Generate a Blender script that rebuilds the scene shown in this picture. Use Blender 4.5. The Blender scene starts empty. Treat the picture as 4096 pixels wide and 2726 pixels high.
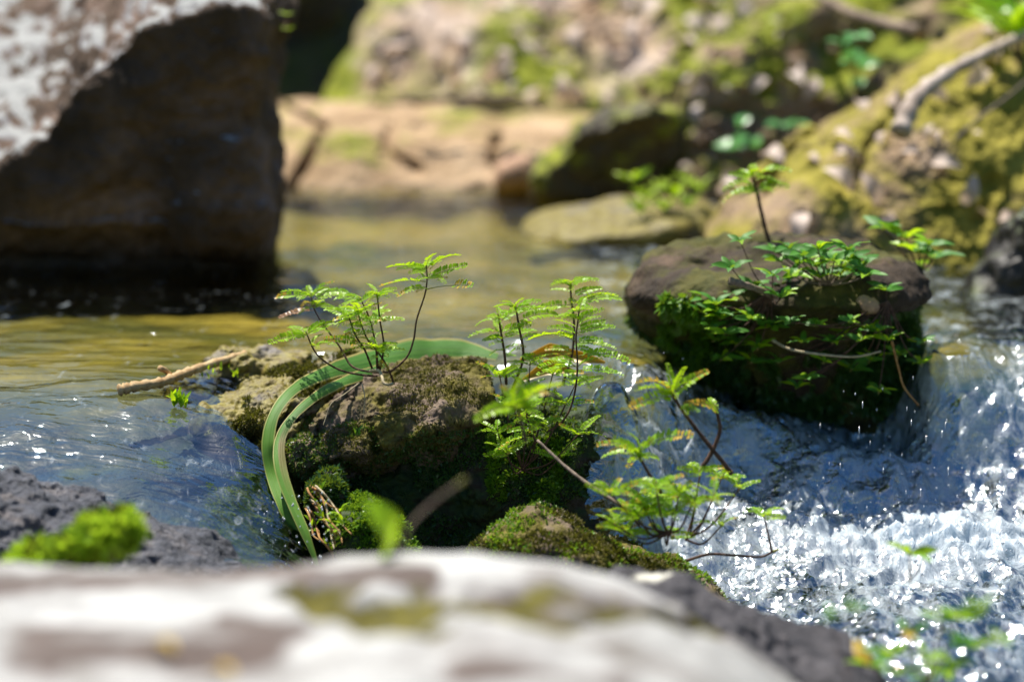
import bpy, math, random
import numpy as np
from mathutils import Vector, Matrix
R = math.radians
SC = bpy.context.scene
COL = SC.collection

# ------------------------------------------------------------------ camera
PITCH, CAMH, LENS = R(11.0), 0.60, 85.0
cd = bpy.data.cameras.new('camera'); cam = bpy.data.objects.new('camera', cd); COL.objects.link(cam)
cam.location = (0, 0, CAMH); cam.rotation_euler = (R(90) - PITCH, 0, 0)
cd.lens = LENS; cd.sensor_width = 36; cd.sensor_fit = 'HORIZONTAL'
cd.clip_start = 0.05; cd.clip_end = 500
cd.dof.use_dof = True; cd.dof.focus_distance = 2.80; cd.dof.aperture_fstop = 2.0
SC.camera = cam
# ------------------------------------------------------------------ light
SUN = Vector((-0.22, 0.31, 0.92)).normalized()
w = bpy.data.worlds.new('World'); SC.world = w; w.use_nodes = True
nt = w.node_tree; bg = nt.nodes['Background']
sky = nt.nodes.new('ShaderNodeTexSky'); sky.sky_type = 'NISHITA'; sky.sun_disc = False
sky.sun_elevation = math.asin(SUN.z); sky.sun_rotation = math.atan2(SUN.x, SUN.y)
hs = nt.nodes.new('ShaderNodeHueSaturation'); hs.inputs['Saturation'].default_value = 1.32
nt.links.new(sky.outputs[0], hs.inputs['Color']); nt.links.new(hs.outputs[0], bg.inputs[0]); bg.inputs[1].default_value = 0.075
sd = bpy.data.lights.new('sun', 'SUN'); sd.energy = 5.0; sd.angle = R(0.5); sd.color = (1, 0.95, 0.86)
so = bpy.data.objects.new('sun', sd); COL.objects.link(so)
so.rotation_euler = SUN.to_track_quat('Z', 'Y').to_euler()
SC.view_settings.view_transform = 'Standard'; SC.view_settings.look = 'None'
SC.view_settings.exposure = 0.68; SC.view_settings.gamma = 1
SC.cycles.max_bounces = 8; SC.cycles.transparent_max_bounces = 12
SC.cycles.caustics_reflective = False; SC.cycles.caustics_refractive = False

# ------------------------------------------------------------------ helpers
K = 36.0 / LENS / 4096
CP, SP_ = math.cos(PITCH), math.sin(PITCH)
def P(px, py, Y):
    """the point at horizontal distance Y that the photo shows at (px, py)"""
    a = (px - 2048) * K; b = (1363 - py) * K
    t = Y / (CP + b * SP_)
    return Vector((a * t, Y, CAMH + t * (-SP_ + b * CP)))
def proj(v):
    x, y, z = v[..., 0], v[..., 1], v[..., 2] - CAMH
    t = y * CP - z * SP_; b = (y * SP_ + z * CP) / t
    return 2048 + x / t / K, 1363 - b / K

_rng = np.random.RandomState(7)
_perm = _rng.permutation(512).astype(np.int64); _perm = np.concatenate([_perm, _perm, _perm])
_grad = _rng.normal(size=(512, 3)); _grad /= np.linalg.norm(_grad, axis=1)[:, None]
def perlin(p):
    i = np.floor(p).astype(np.int64); f = p - i; i = i & 511
    u = f * f * f * (f * (f * 6 - 15) + 10)
    out = 0
    for dx in (0, 1):
        for dy in (0, 1):
            for dz in (0, 1):
                h = _perm[(_perm[(_perm[(i[..., 0] + dx) & 511] + i[..., 1] + dy) & 511] + i[..., 2] + dz) & 511]
                g = _grad[h]
                d = g[..., 0] * (f[..., 0] - dx) + g[..., 1] * (f[..., 1] - dy) + g[..., 2] * (f[..., 2] - dz)
                wx = u[..., 0] if dx else 1 - u[..., 0]; wy = u[..., 1] if dy else 1 - u[..., 1]; wz = u[..., 2] if dz else 1 - u[..., 2]
                out = out + wx * wy * wz * d
    return out * 1.5
def fbm(p, s, octv=4, ridge=False, seed=0):
    o = 0; a = 1.0
    for k in range(octv):
        n = perlin(p * s + seed * 17.3 + k * 31.7)
        if ridge: n = 0.5 - 2 * np.abs(n)
        o = o + a * n; a *= 0.5; s *= 2.03
    return o
def sstep(a, b, x):
    t = np.clip((x - a) / (b - a), 0, 1); return t * t * (3 - 2 * t)

def tag(o, label=None, cat=None, group=None, kind=None):
    for k, v in (('label', label), ('category', cat), ('group', group), ('kind', kind)):
        if v: o[k] = v
    return o
def link(name, me, mats, parent=None, loc=None, smooth=True):
    if isinstance(mats, bpy.types.Material): mats = [mats]
    for m in mats: me.materials.append(m)
    o = bpy.data.objects.new(name, me); COL.objects.link(o)
    if parent: o.parent = parent
    if loc is not None: o.location = loc
    if smooth and len(me.polygons): me.polygons.foreach_set('use_smooth', np.ones(len(me.polygons), bool))
    return o
def mesh_np(name, v, quads=None, tris=None, mi=None):
    me = bpy.data.meshes.new(name)
    v = np.asarray(v, float)
    loops, tot = [], []
    if quads is not None and len(quads): loops.append(np.asarray(quads).ravel()); tot.append(np.full(len(quads), 4))
    if tris is not None and len(tris): loops.append(np.asarray(tris).ravel()); tot.append(np.full(len(tris), 3))
    loops = np.concatenate(loops).astype(np.int32); tot = np.concatenate(tot).astype(np.int32)
    me.vertices.add(len(v)); me.vertices.foreach_set('co', v.astype(np.float32).ravel())
    me.loops.add(len(loops)); me.loops.foreach_set('vertex_index', loops)
    me.polygons.add(len(tot))
    st = np.concatenate([[0], np.cumsum(tot)[:-1]]).astype(np.int32)
    me.polygons.foreach_set('loop_start', st)
    me.polygons.foreach_set('loop_total', tot)
    if mi is not None: me.polygons.foreach_set('material_index', np.asarray(mi, np.int32))
    me.update(calc_edges=True); me.validate()
    return me
def grid_quads(nu, nv, wrap_u=False):
    i = np.arange(nu if wrap_u else nu - 1)[:, None]; j = np.arange(nv - 1)[None]
    i2 = (i + 1) % nu
    return np.stack([i * nv + j, i2 * nv + j, i2 * nv + j + 1, i * nv + j + 1], -1).reshape(-1, 4)
def attr(me, name, vals):
    a = me.attributes.new(name, 'FLOAT', 'POINT'); a.data.foreach_set('value', np.asarray(vals, np.float32))

# ------------------------------------------------------------------ materials
class NT:
    def __init__(s, name):
        s.m = bpy.data.materials.new(name); s.m.use_nodes = True; s.t = s.m.node_tree; s.t.nodes.clear()
        s.out = s.n('ShaderNodeOutputMaterial')
        s.co = s.n('ShaderNodeTexCoord').outputs['Object']
    def n(s, ty, **kw):
        x = s.t.nodes.new(ty)
        for k, v in kw.items(): setattr(x, k, v)
        return x
    def l(s, a, b): s.t.links.new(a, b)
    def set(s, sock, v):
        if isinstance(v, bpy.types.NodeSocket): s.l(v, sock)
        elif isinstance(v, tuple) and len(v) == 3 and sock.type == 'RGBA': sock.default_value = (*v, 1)
        else: sock.default_value = v
    def noise(s, scale, detail=4, rough=0.6, stretch=None, off=0, dist=0.0):
        x = s.n('ShaderNodeTexNoise'); x.inputs['Scale'].default_value = scale; x.inputs['Detail'].default_value = detail
        x.inputs['Roughness'].default_value = rough; x.inputs['Distortion'].default_value = dist
        mp = s.n('ShaderNodeMapping'); s.l(s.co, mp.inputs[0]); mp.inputs['Location'].default_value = (off, off * .7, off * .3)
        if stretch: mp.inputs['Scale'].default_value = stretch
        s.l(mp.outputs[0], x.inputs['Vector']); return x.outputs['Fac']
    def ramp(s, fac, stops, interp='LINEAR'):
        r = s.n('ShaderNodeValToRGB'); cr = r.color_ramp; cr.interpolation = interp
        while len(cr.elements) < len(stops): cr.elements.new(0.5)
        for e, (p, c) in zip(cr.elements, stops):
            e.position = p; e.color = (*c, 1) if isinstance(c, tuple) else (c, c, c, 1)
        s.l(fac, r.inputs[0]); return r.outputs[0]
    def math(s, op, a, b=None, c=None, clamp=False):
        x = s.n('ShaderNodeMath', operation=op, use_clamp=clamp)
        for k, v in enumerate((a, b, c)):
            if v is not None: s.set(x.inputs[k], v)
        return x.outputs[0]
    def mix(s, fac, a, b, mode='MIX'):
        x = s.n('ShaderNodeMix', data_type='RGBA', blend_type=mode)
        s.set(x.inputs[0], fac); s.set(x.inputs[6], a); s.set(x.inputs[7], b); return x.outputs[2]
    def bump(s, h, strength=0.5, dist=0.01, nrm=None):
        x = s.n('ShaderNodeBump'); x.inputs['Strength'].default_value = strength; x.inputs['Distance'].default_value = dist
        s.l(h, x.inputs['Height'])
        if nrm: s.l(nrm, x.inputs['Normal'])
        return x.outputs[0]
    def bsdf(s, col, rough=0.8, nrm=None, spec=0.5, **kw):
        x = s.n('ShaderNodeBsdfPrincipled'); s.set(x.inputs['Base Color'], col); s.set(x.inputs['Roughness'], rough)
        x.inputs['Specular IOR Level'].default_value = spec
        if nrm: s.l(nrm, x.inputs['Normal'])
        for k, v in kw.items(): s.set(x.inputs[k.replace('_', ' ')], v)
        return x.outputs[0]
    def mixs(s, fac, a, b):
        x = s.n('ShaderNodeMixShader'); s.set(x.inputs[0], fac); s.l(a, x.inputs[1]); s.l(b, x.inputs[2]); return x.outputs[0]
    def done(s, sh): s.l(sh, s.out.inputs[0]); return s.m
    def up(s):
        g = s.n('ShaderNodeNewGeometry'); sp = s.n('ShaderNodeSeparateXYZ'); s.l(g.outputs['Normal'], sp.inputs[0]); return sp.outputs[2]

def rock_mat(name, stops, scale=12, lichen=None, moss=None, rough=0.85, bump=0.6, bd=0.006, fine=160, stretch=None, spec=0.35, speck=0.35, lup=0.0, wet=None, lsoft=0.035):
    t = NT(name)
    a = t.noise(scale, 6, 0.62, stretch=stretch, dist=0.4)
    c = t.ramp(a, stops)
    f = t.noise(fine, 4, 0.7, off=3)
    c = t.mix(speck, c, t.ramp(f, [(0.3, 0.25), (0.5, 0.5), (0.72, 0.9)]), 'OVERLAY')
    if lichen:
        for k, (lc, amt, ls) in enumerate(lichen):
            ln = t.noise(ls, 7, 0.68, off=11 + 5 * k, stretch=stretch, dist=0.3)
            c = t.mix(t.ramp(t.math('ADD', ln, t.math('MULTIPLY', t.up(), lup)) if lup else ln, [(1 - amt - lsoft, 0.0), (min(1, 1 - amt + lsoft), 1.0)]), c, lc)
    r = rough
    if wet is not None:
        g = t.n('ShaderNodeNewGeometry'); spz = t.n('ShaderNodeSeparateXYZ'); t.l(g.outputs['Position'], spz.inputs[0])
        wz = t.n('ShaderNodeMapRange'); wz.inputs[1].default_value = wet + .022; wz.inputs[2].default_value = wet
        t.l(t.math('ADD', spz.outputs[2], t.math('MULTIPLY', t.math('SUBTRACT', f, .5), .05)), wz.inputs[0])
        c = t.mix(t.math('MULTIPLY', wz.outputs[0], .7), c, (0.012, 0.010, 0.008)); r = t.math('SUBTRACT', rough, t.math('MULTIPLY', wz.outputs[0], .5))
    if moss:
        m1, m2, amt, upb, ms = moss
        mn = t.math('ADD', t.noise(ms, 6, 0.65, off=23), t.math('MULTIPLY', t.up(), upb))
        mk = t.ramp(mn, [(1 - amt - 0.06, 0.0), (min(1, 1 - amt + 0.06), 1.0)])
        mc = t.mix(t.ramp(t.noise(ms * 6, 5, 0.7, off=31), [(0.35, 0.0), (0.65, 1.0)]), m1, m2)
        c = t.mix(mk, c, mc)
    h = t.math('ADD', t.math('MULTIPLY', t.noise(scale * 3, 6, 0.7, stretch=stretch), 1.0), t.math('MULTIPLY', t.noise(fine * 1.7, 3, 0.7), 0.35))
    return t.done(t.bsdf(c, r, t.bump(h, bump, bd), spec))

def leaf_mat(name, c1, c2, trans=0.35, rough=0.4, scale=30, tc=None):
    t = NT(name)
    oi = t.n('ShaderNodeObjectInfo').outputs['Random']
    c = t.mix(t.math('ADD', t.math('MULTIPLY', t.noise(scale, 3), 0.6), t.math('MULTIPLY', oi, 0.5), clamp=True), c1, c2)
    tr = t.n('ShaderNodeBsdfTranslucent'); t.set(tr.inputs[0], t.mix(0.5, c, tc or (0.45, 0.6, 0.03)))
    return t.done(t.mixs(trans, t.bsdf(c, rough, spec=0.5), tr.outputs[0]))

G1, G2 = (0.06, 0.20, 0.012), (0.15, 0.34, 0.02)
M = {}
M['frond'] = leaf_mat('frond_green', (0.16, 0.42, 0.006), (0.42, 0.64, 0.012), 0.5, tc=(0.62, 0.75, 0.015))
M['yellow'] = leaf_mat('frond_yellow', (0.55, 0.38, 0.03), (0.65, 0.42, 0.04), 0.4, tc=(0.7, 0.45, 0.03))
M['rachis'] = leaf_mat('rachis_green', (0.22, 0.25, 0.04), (0.26, 0.22, 0.05), 0.1)
M['dry'] = leaf_mat('frond_dry', (0.22, 0.10, 0.04), (0.30, 0.15, 0.06), 0.2, tc=(0.4, 0.2, 0.06))
M['leaf'] = leaf_mat('leaf_green', (0.025, 0.15, 0.012), (0.09, 0.30, 0.015), 0.35, rough=0.55)
M['leaf_blue'] = leaf_mat('leaf_blue_green', (0.07, 0.28, 0.07), (0.16, 0.38, 0.10), 0.3, rough=0.35, tc=(0.2, 0.55, 0.1))
M['dead'] = leaf_mat('dead_leaf', (0.50, 0.36, 0.26), (0.80, 0.68, 0.60), 0.25, rough=0.6, tc=(0.6, 0.4, 0.25))
M['moss_blade'] = leaf_mat('moss_blades', (0.045, 0.045, 0.006), (0.17, 0.14, 0.022), 0.25, rough=0.6, scale=40, tc=(0.25, 0.28, 0.02))
M['moss_bright'] = leaf_mat('moss_bright', (0.06, 0.20, 0.01), (0.22, 0.38, 0.02), 0.35, rough=0.4, scale=60)
M['moss_dark'] = leaf_mat('moss_dark', (0.02, 0.075, 0.015), (0.07, 0.15, 0.03), 0.25, rough=0.35, scale=60)
M['moss_lime'] = leaf_mat('moss_lime', (0.32, 0.52, 0.02), (0.58, 0.74, 0.05), 0.5, rough=0.5, scale=30)
def bark(name, c1, c2, sc=120):
    t = NT(name)
    n_ = t.noise(sc, 4, 0.7)
    return t.done(t.bsdf(t.mix(t.ramp(n_, [(0.35, 0.0), (0.65, 1.0)]), c1, c2), 0.75, t.bump(n_, 0.6, 0.002), 0.3))
M['stem'] = bark('stem_bark', (0.035, 0.018, 0.014), (0.14, 0.075, 0.05))
M['stem_pale'] = bark('stem_pale', (0.10, 0.075, 0.055), (0.26, 0.20, 0.15))
M['wood'] = bark('driftwood', (0.34, 0.20, 0.08), (0.62, 0.46, 0.25), 60)
M['root'] = bark('rootlet', (0.25, 0.11, 0.03), (0.45, 0.27, 0.10))
M['root_pale'] = bark('rootlet_pale', (0.30, 0.24, 0.14), (0.50, 0.42, 0.26))
M['branch'] = bark('weathered_branch', (0.30, 0.23, 0.18), (0.62, 0.52, 0.44), 25)
M['branch_dark'] = bark('dark_branch', (0.10, 0.07, 0.05), (0.36, 0.27, 0.19), 25)

MG, MG2 = (0.15, 0.19, 0.008), (0.33, 0.35, 0.02)
M['boulder'] = rock_mat('lichen_boulder', [(0.3, (0.04, 0.026, 0.015)), (0.5, (0.115, 0.074, 0.048)), (0.7, (0.27, 0.18, 0.14))], 6,
    lichen=[((0.24, 0.235, 0.24), -0.03, 7), ((0.34, 0.345, 0.335), -0.05, 15)], bump=1.0, bd=0.014, fine=60, lup=.60, wet=0.02, lsoft=.07)
M['dark_rock'] = rock_mat('dark_rock', [(0.3, (0.04, 0.04, 0.03)), (0.7, (0.16, 0.13, 0.10))], 5, moss=(MG, MG2, 0.42, 0.1, 6))
M['slab'] = rock_mat('mossy_slab', [(0.3, (0.30, 0.19, 0.11)), (0.5, (0.55, 0.40, 0.28)), (0.68, (0.80, 0.66, 0.57))], 6,
    moss=(MG, MG2, 0.50, 0.02, 3.5), bd=0.02)
M['tan'] = rock_mat('tan_ledge', [(0.3, (0.26, 0.165, 0.08)), (0.5, (0.44, 0.30, 0.17)), (0.72, (0.60, 0.44, 0.28))], 7,
    moss=(MG, MG2, 0.30, 0.12, 5), bd=0.015, wet=-0.01)
M['ridge'] = rock_mat('mossy_ridge', [(0.3, (0.17, 0.11, 0.06)), (0.55, (0.40, 0.28, 0.18)), (0.75, (0.60, 0.46, 0.34))], 7,
    moss=(MG, MG2, 0.46, 0.12, 7), bd=0.02)
M['bank_moss'] = rock_mat('bank_moss', [(0.3, (0.14, 0.09, 0.045)), (0.55, (0.36, 0.25, 0.15)), (0.75, (0.58, 0.44, 0.32))], 7,
    moss=((0.20, 0.18, 0.014), (0.40, 0.34, 0.05), 0.50, 0.06, 5), bd=0.015)
M['wet'] = rock_mat('wet_rock', [(0.3, (0.018, 0.016, 0.013)), (0.7, (0.06, 0.055, 0.045))], 9, rough=0.35, moss=((0.03, 0.05, 0.006), (0.08, 0.1, 0.012), 0.38, 0.2, 9))
M['centre'] = rock_mat('sandstone_moss', [(0.3, (0.06, 0.042, 0.03)), (0.5, (0.14, 0.10, 0.072)), (0.72, (0.28, 0.205, 0.16))], 14,
    moss=((0.075, 0.06, 0.012), (0.19, 0.16, 0.025), 0.50, 0.02, 13), bump=1.0, bd=0.004, fine=260, speck=0.55)
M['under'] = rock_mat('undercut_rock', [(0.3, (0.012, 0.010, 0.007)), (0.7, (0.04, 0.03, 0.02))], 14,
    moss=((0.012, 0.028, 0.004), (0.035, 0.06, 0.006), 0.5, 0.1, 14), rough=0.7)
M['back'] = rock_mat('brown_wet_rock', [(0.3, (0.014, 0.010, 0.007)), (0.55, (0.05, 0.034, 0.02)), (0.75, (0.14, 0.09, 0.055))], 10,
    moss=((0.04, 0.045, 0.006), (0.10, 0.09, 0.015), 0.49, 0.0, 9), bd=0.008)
M['leftrock'] = rock_mat('low_mossy_rock', [(0.3, (0.06, 0.05, 0.045)), (0.55, (0.16, 0.14, 0.125)), (0.75, (0.30, 0.26, 0.23))], 14,
    moss=((0.12, 0.085, 0.015), (0.26, 0.22, 0.04), 0.56, 0.06, 12), bd=0.004, rough=0.55, speck=0.5)
M['fgdark'] = rock_mat('grey_slate_rock', [(0.3, (0.045, 0.05, 0.062)), (0.5, (0.11, 0.115, 0.135)), (0.75, (0.28, 0.23, 0.20))], 22,
    stretch=(0.6, 1, 1.6), bump=1.0, bd=0.012, fine=120, rough=0.55, speck=0.6)
def fg_mat():
    t = NT('white_lichen_rock'); st = (0.55, 1, 1)
    c = t.ramp(t.noise(9, 6, 0.65, stretch=st), [(0.3, (0.085, 0.058, 0.048)), (0.5, (0.115, 0.09, 0.078)), (0.7, (0.17, 0.14, 0.125))])
    bare = t.n('ShaderNodeAttribute', attribute_name='bare').outputs['Fac']; ms = t.n('ShaderNodeAttribute', attribute_name='moss').outputs['Fac']
    for k, (lc, amt, ls) in enumerate((((0.30, 0.295, 0.28), 0.61, 5.0), ((0.45, 0.447, 0.43), 0.51, 8), ((0.11, 0.088, 0.07), 0.37, 14), ((0.50, 0.50, 0.48), 0.34, 26))):
        ln = t.math('SUBTRACT', t.noise(ls, 7, 0.66, off=11 + 5 * k, stretch=st, dist=0.3), t.math('MULTIPLY', bare, 0.32))
        c = t.mix(t.ramp(ln, [(1 - amt - 0.10, 0.0), (1 - amt + 0.10, 1.0)]), c, lc)
    mk = t.math('ADD', t.noise(22, 6, 0.7, off=23), t.math('MULTIPLY', ms, 0.42))
    mc = t.mix(t.ramp(t.noise(70, 5, 0.7), [(0.35, 0.0), (0.65, 1.0)]), (0.05, 0.045, 0.005), (0.15, 0.13, 0.015))
    c = t.mix(t.ramp(mk, [(0.64, 0.0), (0.76, 1.0)]), c, mc)
    f = t.noise(60, 4, 0.7, off=3)
    c = t.mix(0.3, c, t.ramp(f, [(0.3, 0.25), (0.5, 0.5), (0.72, 0.9)]), 'OVERLAY')
    return t.done(t.bsdf(c, 0.85, t.bump(t.math('ADD', t.noise(27, 6, 0.7), t.math('MULTIPLY', f, .4)), 0.6, 0.006), 0.3))
M['fg'] = fg_mat()
M['fgslab'] = rock_mat('dark_slab_lichen', [(0.3, (0.022, 0.022, 0.026)), (0.6, (0.075, 0.07, 0.075)), (0.75, (0.15, 0.13, 0.13))], 16,
    lichen=[((0.62, 0.60, 0.50), 0.36, 9)], bd=0.005)
M['pebble'] = rock_mat('pink_stone', [(0.3, (0.34, 0.20, 0.12)), (0.7, (0.62, 0.40, 0.27))], 8)

def water_mat():
    t = NT('stream_water')
    at = t.n('ShaderNodeAttribute', attribute_name='foam').outputs['Fac']
    ft = t.n('ShaderNodeAttribute', attribute_name='fast').outputs['Fac']
    rt = t.n('ShaderNodeAttribute', attribute_name='rapid').outputs['Fac']
    wob = t.noise(13, 3, 0.5, stretch=(0.55, 1.7, 1.0), dist=0.6)
    fin = t.noise(60, 3, 0.55, stretch=(0.9, 1.1, 1.0), dist=0.8, off=4)
    h = t.math('ADD', t.math('MULTIPLY', wob, t.math('ADD', t.math('MULTIPLY', rt, 0.42), 0.45)), t.math('MULTIPLY', fin, t.math('ADD', t.math('MULTIPLY', rt, 0.10), t.math('MULTIPLY', ft, 0.10))))
    nb = t.bump(h, 0.9, 0.026)
    fr = t.n('ShaderNodeFresnel'); fr.inputs[0].default_value = 1.33; t.l(nb, fr.inputs['Normal'])
    tr = t.n('ShaderNodeBsdfTransparent'); t.set(tr.inputs[0], t.mix(ft, (0.89, 0.86, 0.54), (0.62, 0.78, 0.86)))
    gl = t.n('ShaderNodeBsdfGlossy'); gl.inputs['Roughness'].default_value = 0.075; t.l(nb, gl.inputs['Normal'])
    t.set(gl.inputs[0], (0.86, 0.94, 1.0))  # blue put into the gloss colour to deepen the sky reflection
    wtr = t.mixs(t.math('ADD', fr.outputs[0], t.math('MULTIPLY', ft, 0.42), clamp=True), tr.outputs[0], gl.outputs[0])
    fn = t.noise(46, 4, 0.62, stretch=(1.35, 0.55, 0.55), dist=1.2, off=9)
    fb = t.noise(20, 4, 0.6, stretch=(1.3, 0.7, 0.7), off=2, dist=0.8)
    f = t.math('ADD', t.math('ADD', t.math('MULTIPLY', fn, 1.5), t.math('MULTIPLY', fb, 1.1)), at)
    mr = t.n('ShaderNodeMapRange'); mr.inputs[1].default_value = 1.30; mr.inputs[2].default_value = 1.95; mr.inputs[4].default_value = 0.95; t.l(f, mr.inputs[0])
    foam = t.bsdf((0.74, 0.83, 0.90), 0.3, t.bump(t.math('ADD', fn, h), 0.7, 0.008), 0.5)
    ftl = t.n('ShaderNodeBsdfTranslucent'); t.set(ftl.inputs[0], (0.66, 0.82, 0.94))
    foam = t.mixs(0.4, foam, ftl.outputs[0])
    return t.done(t.mixs(mr.outputs[0], wtr, foam))
M['water'] = water_mat()
def drop_mat():
    t = NT('water_drop'); fr = t.n('ShaderNodeFresnel'); fr.inputs[0].default_value = 1.33
    tr = t.n('ShaderNodeBsdfTransparent'); t.set(tr.inputs[0], (0.9, 0.95, 1.0))
    gl = t.n('ShaderNodeBsdfGlossy'); gl.inputs['Roughness'].default_value = 0.1
    df = t.bsdf((0.85, 0.9, 0.95), 0.1)
    return t.done(t.mixs(0.5, t.mixs(t.math('ADD', fr.outputs[0], 0.2), tr.outputs[0], gl.outputs[0]), df))
M['drop'] = drop_mat()
def bed_mat():
    t = NT('stream_bed')
    a = t.noise(3.2, 5, 0.6, stretch=(0.6, 1.5, 1), dist=0.5)
    c = t.ramp(a, [(0.36, (0.010, 0.03, 0.006)), (0.46, (0.06, 0.066, 0.008)), (0.57, (0.17, 0.145, 0.02)), (0.72, (0.36, 0.29, 0.09))])
    f = t.noise(60, 4, 0.7)
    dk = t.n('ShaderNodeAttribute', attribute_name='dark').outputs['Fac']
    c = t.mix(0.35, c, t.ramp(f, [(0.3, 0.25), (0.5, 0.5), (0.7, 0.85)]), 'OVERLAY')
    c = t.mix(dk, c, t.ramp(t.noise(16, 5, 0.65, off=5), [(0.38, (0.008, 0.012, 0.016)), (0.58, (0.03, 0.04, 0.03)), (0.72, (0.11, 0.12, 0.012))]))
    return t.done(t.bsdf(c, 0.6, t.bump(f, 0.5, 0.01)))
M['bed'] = bed_mat()
M['ground'] = rock_mat('forest_floor', [(0.3, (0.05, 0.035, 0.02)), (0.6, (0.16, 0.11, 0.07)), (0.75, (0.35, 0.25, 0.17))], 3,
    moss=((0.06, 0.075, 0.008), (0.16, 0.17, 0.02), 0.5, 0.1, 2), bd=0.05, fine=40)

# ------------------------------------------------------------------ water level
WC = [(x, y, 0.0) for x in (-2, -1.2, -.5, 0, .5, 1.2, 2) for y in (3.35, 3.9, 4.6, 5.6, 7)]
WC += [(-.7, 2.98, 0), (-.35, 2.98, 0), (-.15, 3.02, 0), (0.02, 3.1, 0), (.13, 2.96, -.002), (-1.5, 2.95, 0)]
for px, py, Y in [(600, 1700, 2.73), (400, 1800, 2.66), (800, 1800, 2.71), (900, 1720, 2.75), (800, 1950, 2.62), (1000, 2050, 2.63), (600, 2000, 2.57), (1100, 2200, 2.57), (1250, 2250, 2.6), (1050, 1900, 2.70),
    (400, 1900, 2.60), (0, 1830, 2.62), (-600, 1830, 2.62), (0, 1700, 2.70), (0, 1570, 2.82), (500, 1570, 2.81), (200, 2300, 2.40), (-500, 2300, 2.4), (2500, 1480, 2.93), (2600, 1600, 2.88), (2450, 1620, 2.8), (2600, 1750, 2.85), (2750, 1950, 2.86), (2700, 2250, 2.74), (2450, 2150, 2.77),
    (3000, 1700, 2.95), (3000, 1900, 2.9), (3000, 2100, 2.8), (3000, 2250, 2.75), (3500, 1800, 2.95), (3500, 2000, 2.85), (3500, 2250, 2.75),
    (3900, 1420, 3.02), (3900, 1600, 2.95), (3900, 1850, 2.92), (3900, 2100, 2.82), (4500, 1420, 3.02), (4500, 1850, 2.92), (4500, 2100, 2.82), (4500, 2300, 2.7),
    (3600, 2500, 2.5), (4000, 2700, 2.35), (3300, 2450, 2.55), (3700, 1420, 3.02), (3700, 1850, 2.92), (2300, 1900, 2.93), (2000, 2200, 2.9), (1600, 2200, 2.85), (1700, 2100, 2.92), (2900, 1650, 3.02), (3300, 1720, 3.02), (3600, 1850, 3.02)]:
    WC.append(tuple(P(px, py, Y)))
WC += [(x, y, -.21) for x in (-.1, .4, .9, 1.6) for y in (1.2, 1.8, 2.2)] + [(-.8, 1.8, -.2), (-.5, 2.1, -.18), (-1.5, 1.2, -.2)]
WC = np.array(WC)
def _phi(r): return np.sqrt(r * r + 0.03 ** 2)
_A = _phi(np.linalg.norm(WC[:, None, :2] - WC[None, :, :2], axis=2)) + 1e-4 * np.eye(len(WC))
_w = np.linalg.solve(_A, WC[:, 2] + 0.1)
def wlevel(x, y):
    sh = x.shape; q = np.stack([x.ravel(), y.ravel()], 1); o = np.zeros(len(q))
    for i in range(0, len(q), 20000):
        o[i:i + 20000] = _phi(np.linalg.norm(q[i:i + 20000, None] - WC[None, :, :2], axis=2)) @ _w
    return np.clip(o.reshape(sh) - 0.1, -0.26, 0.0)

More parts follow.
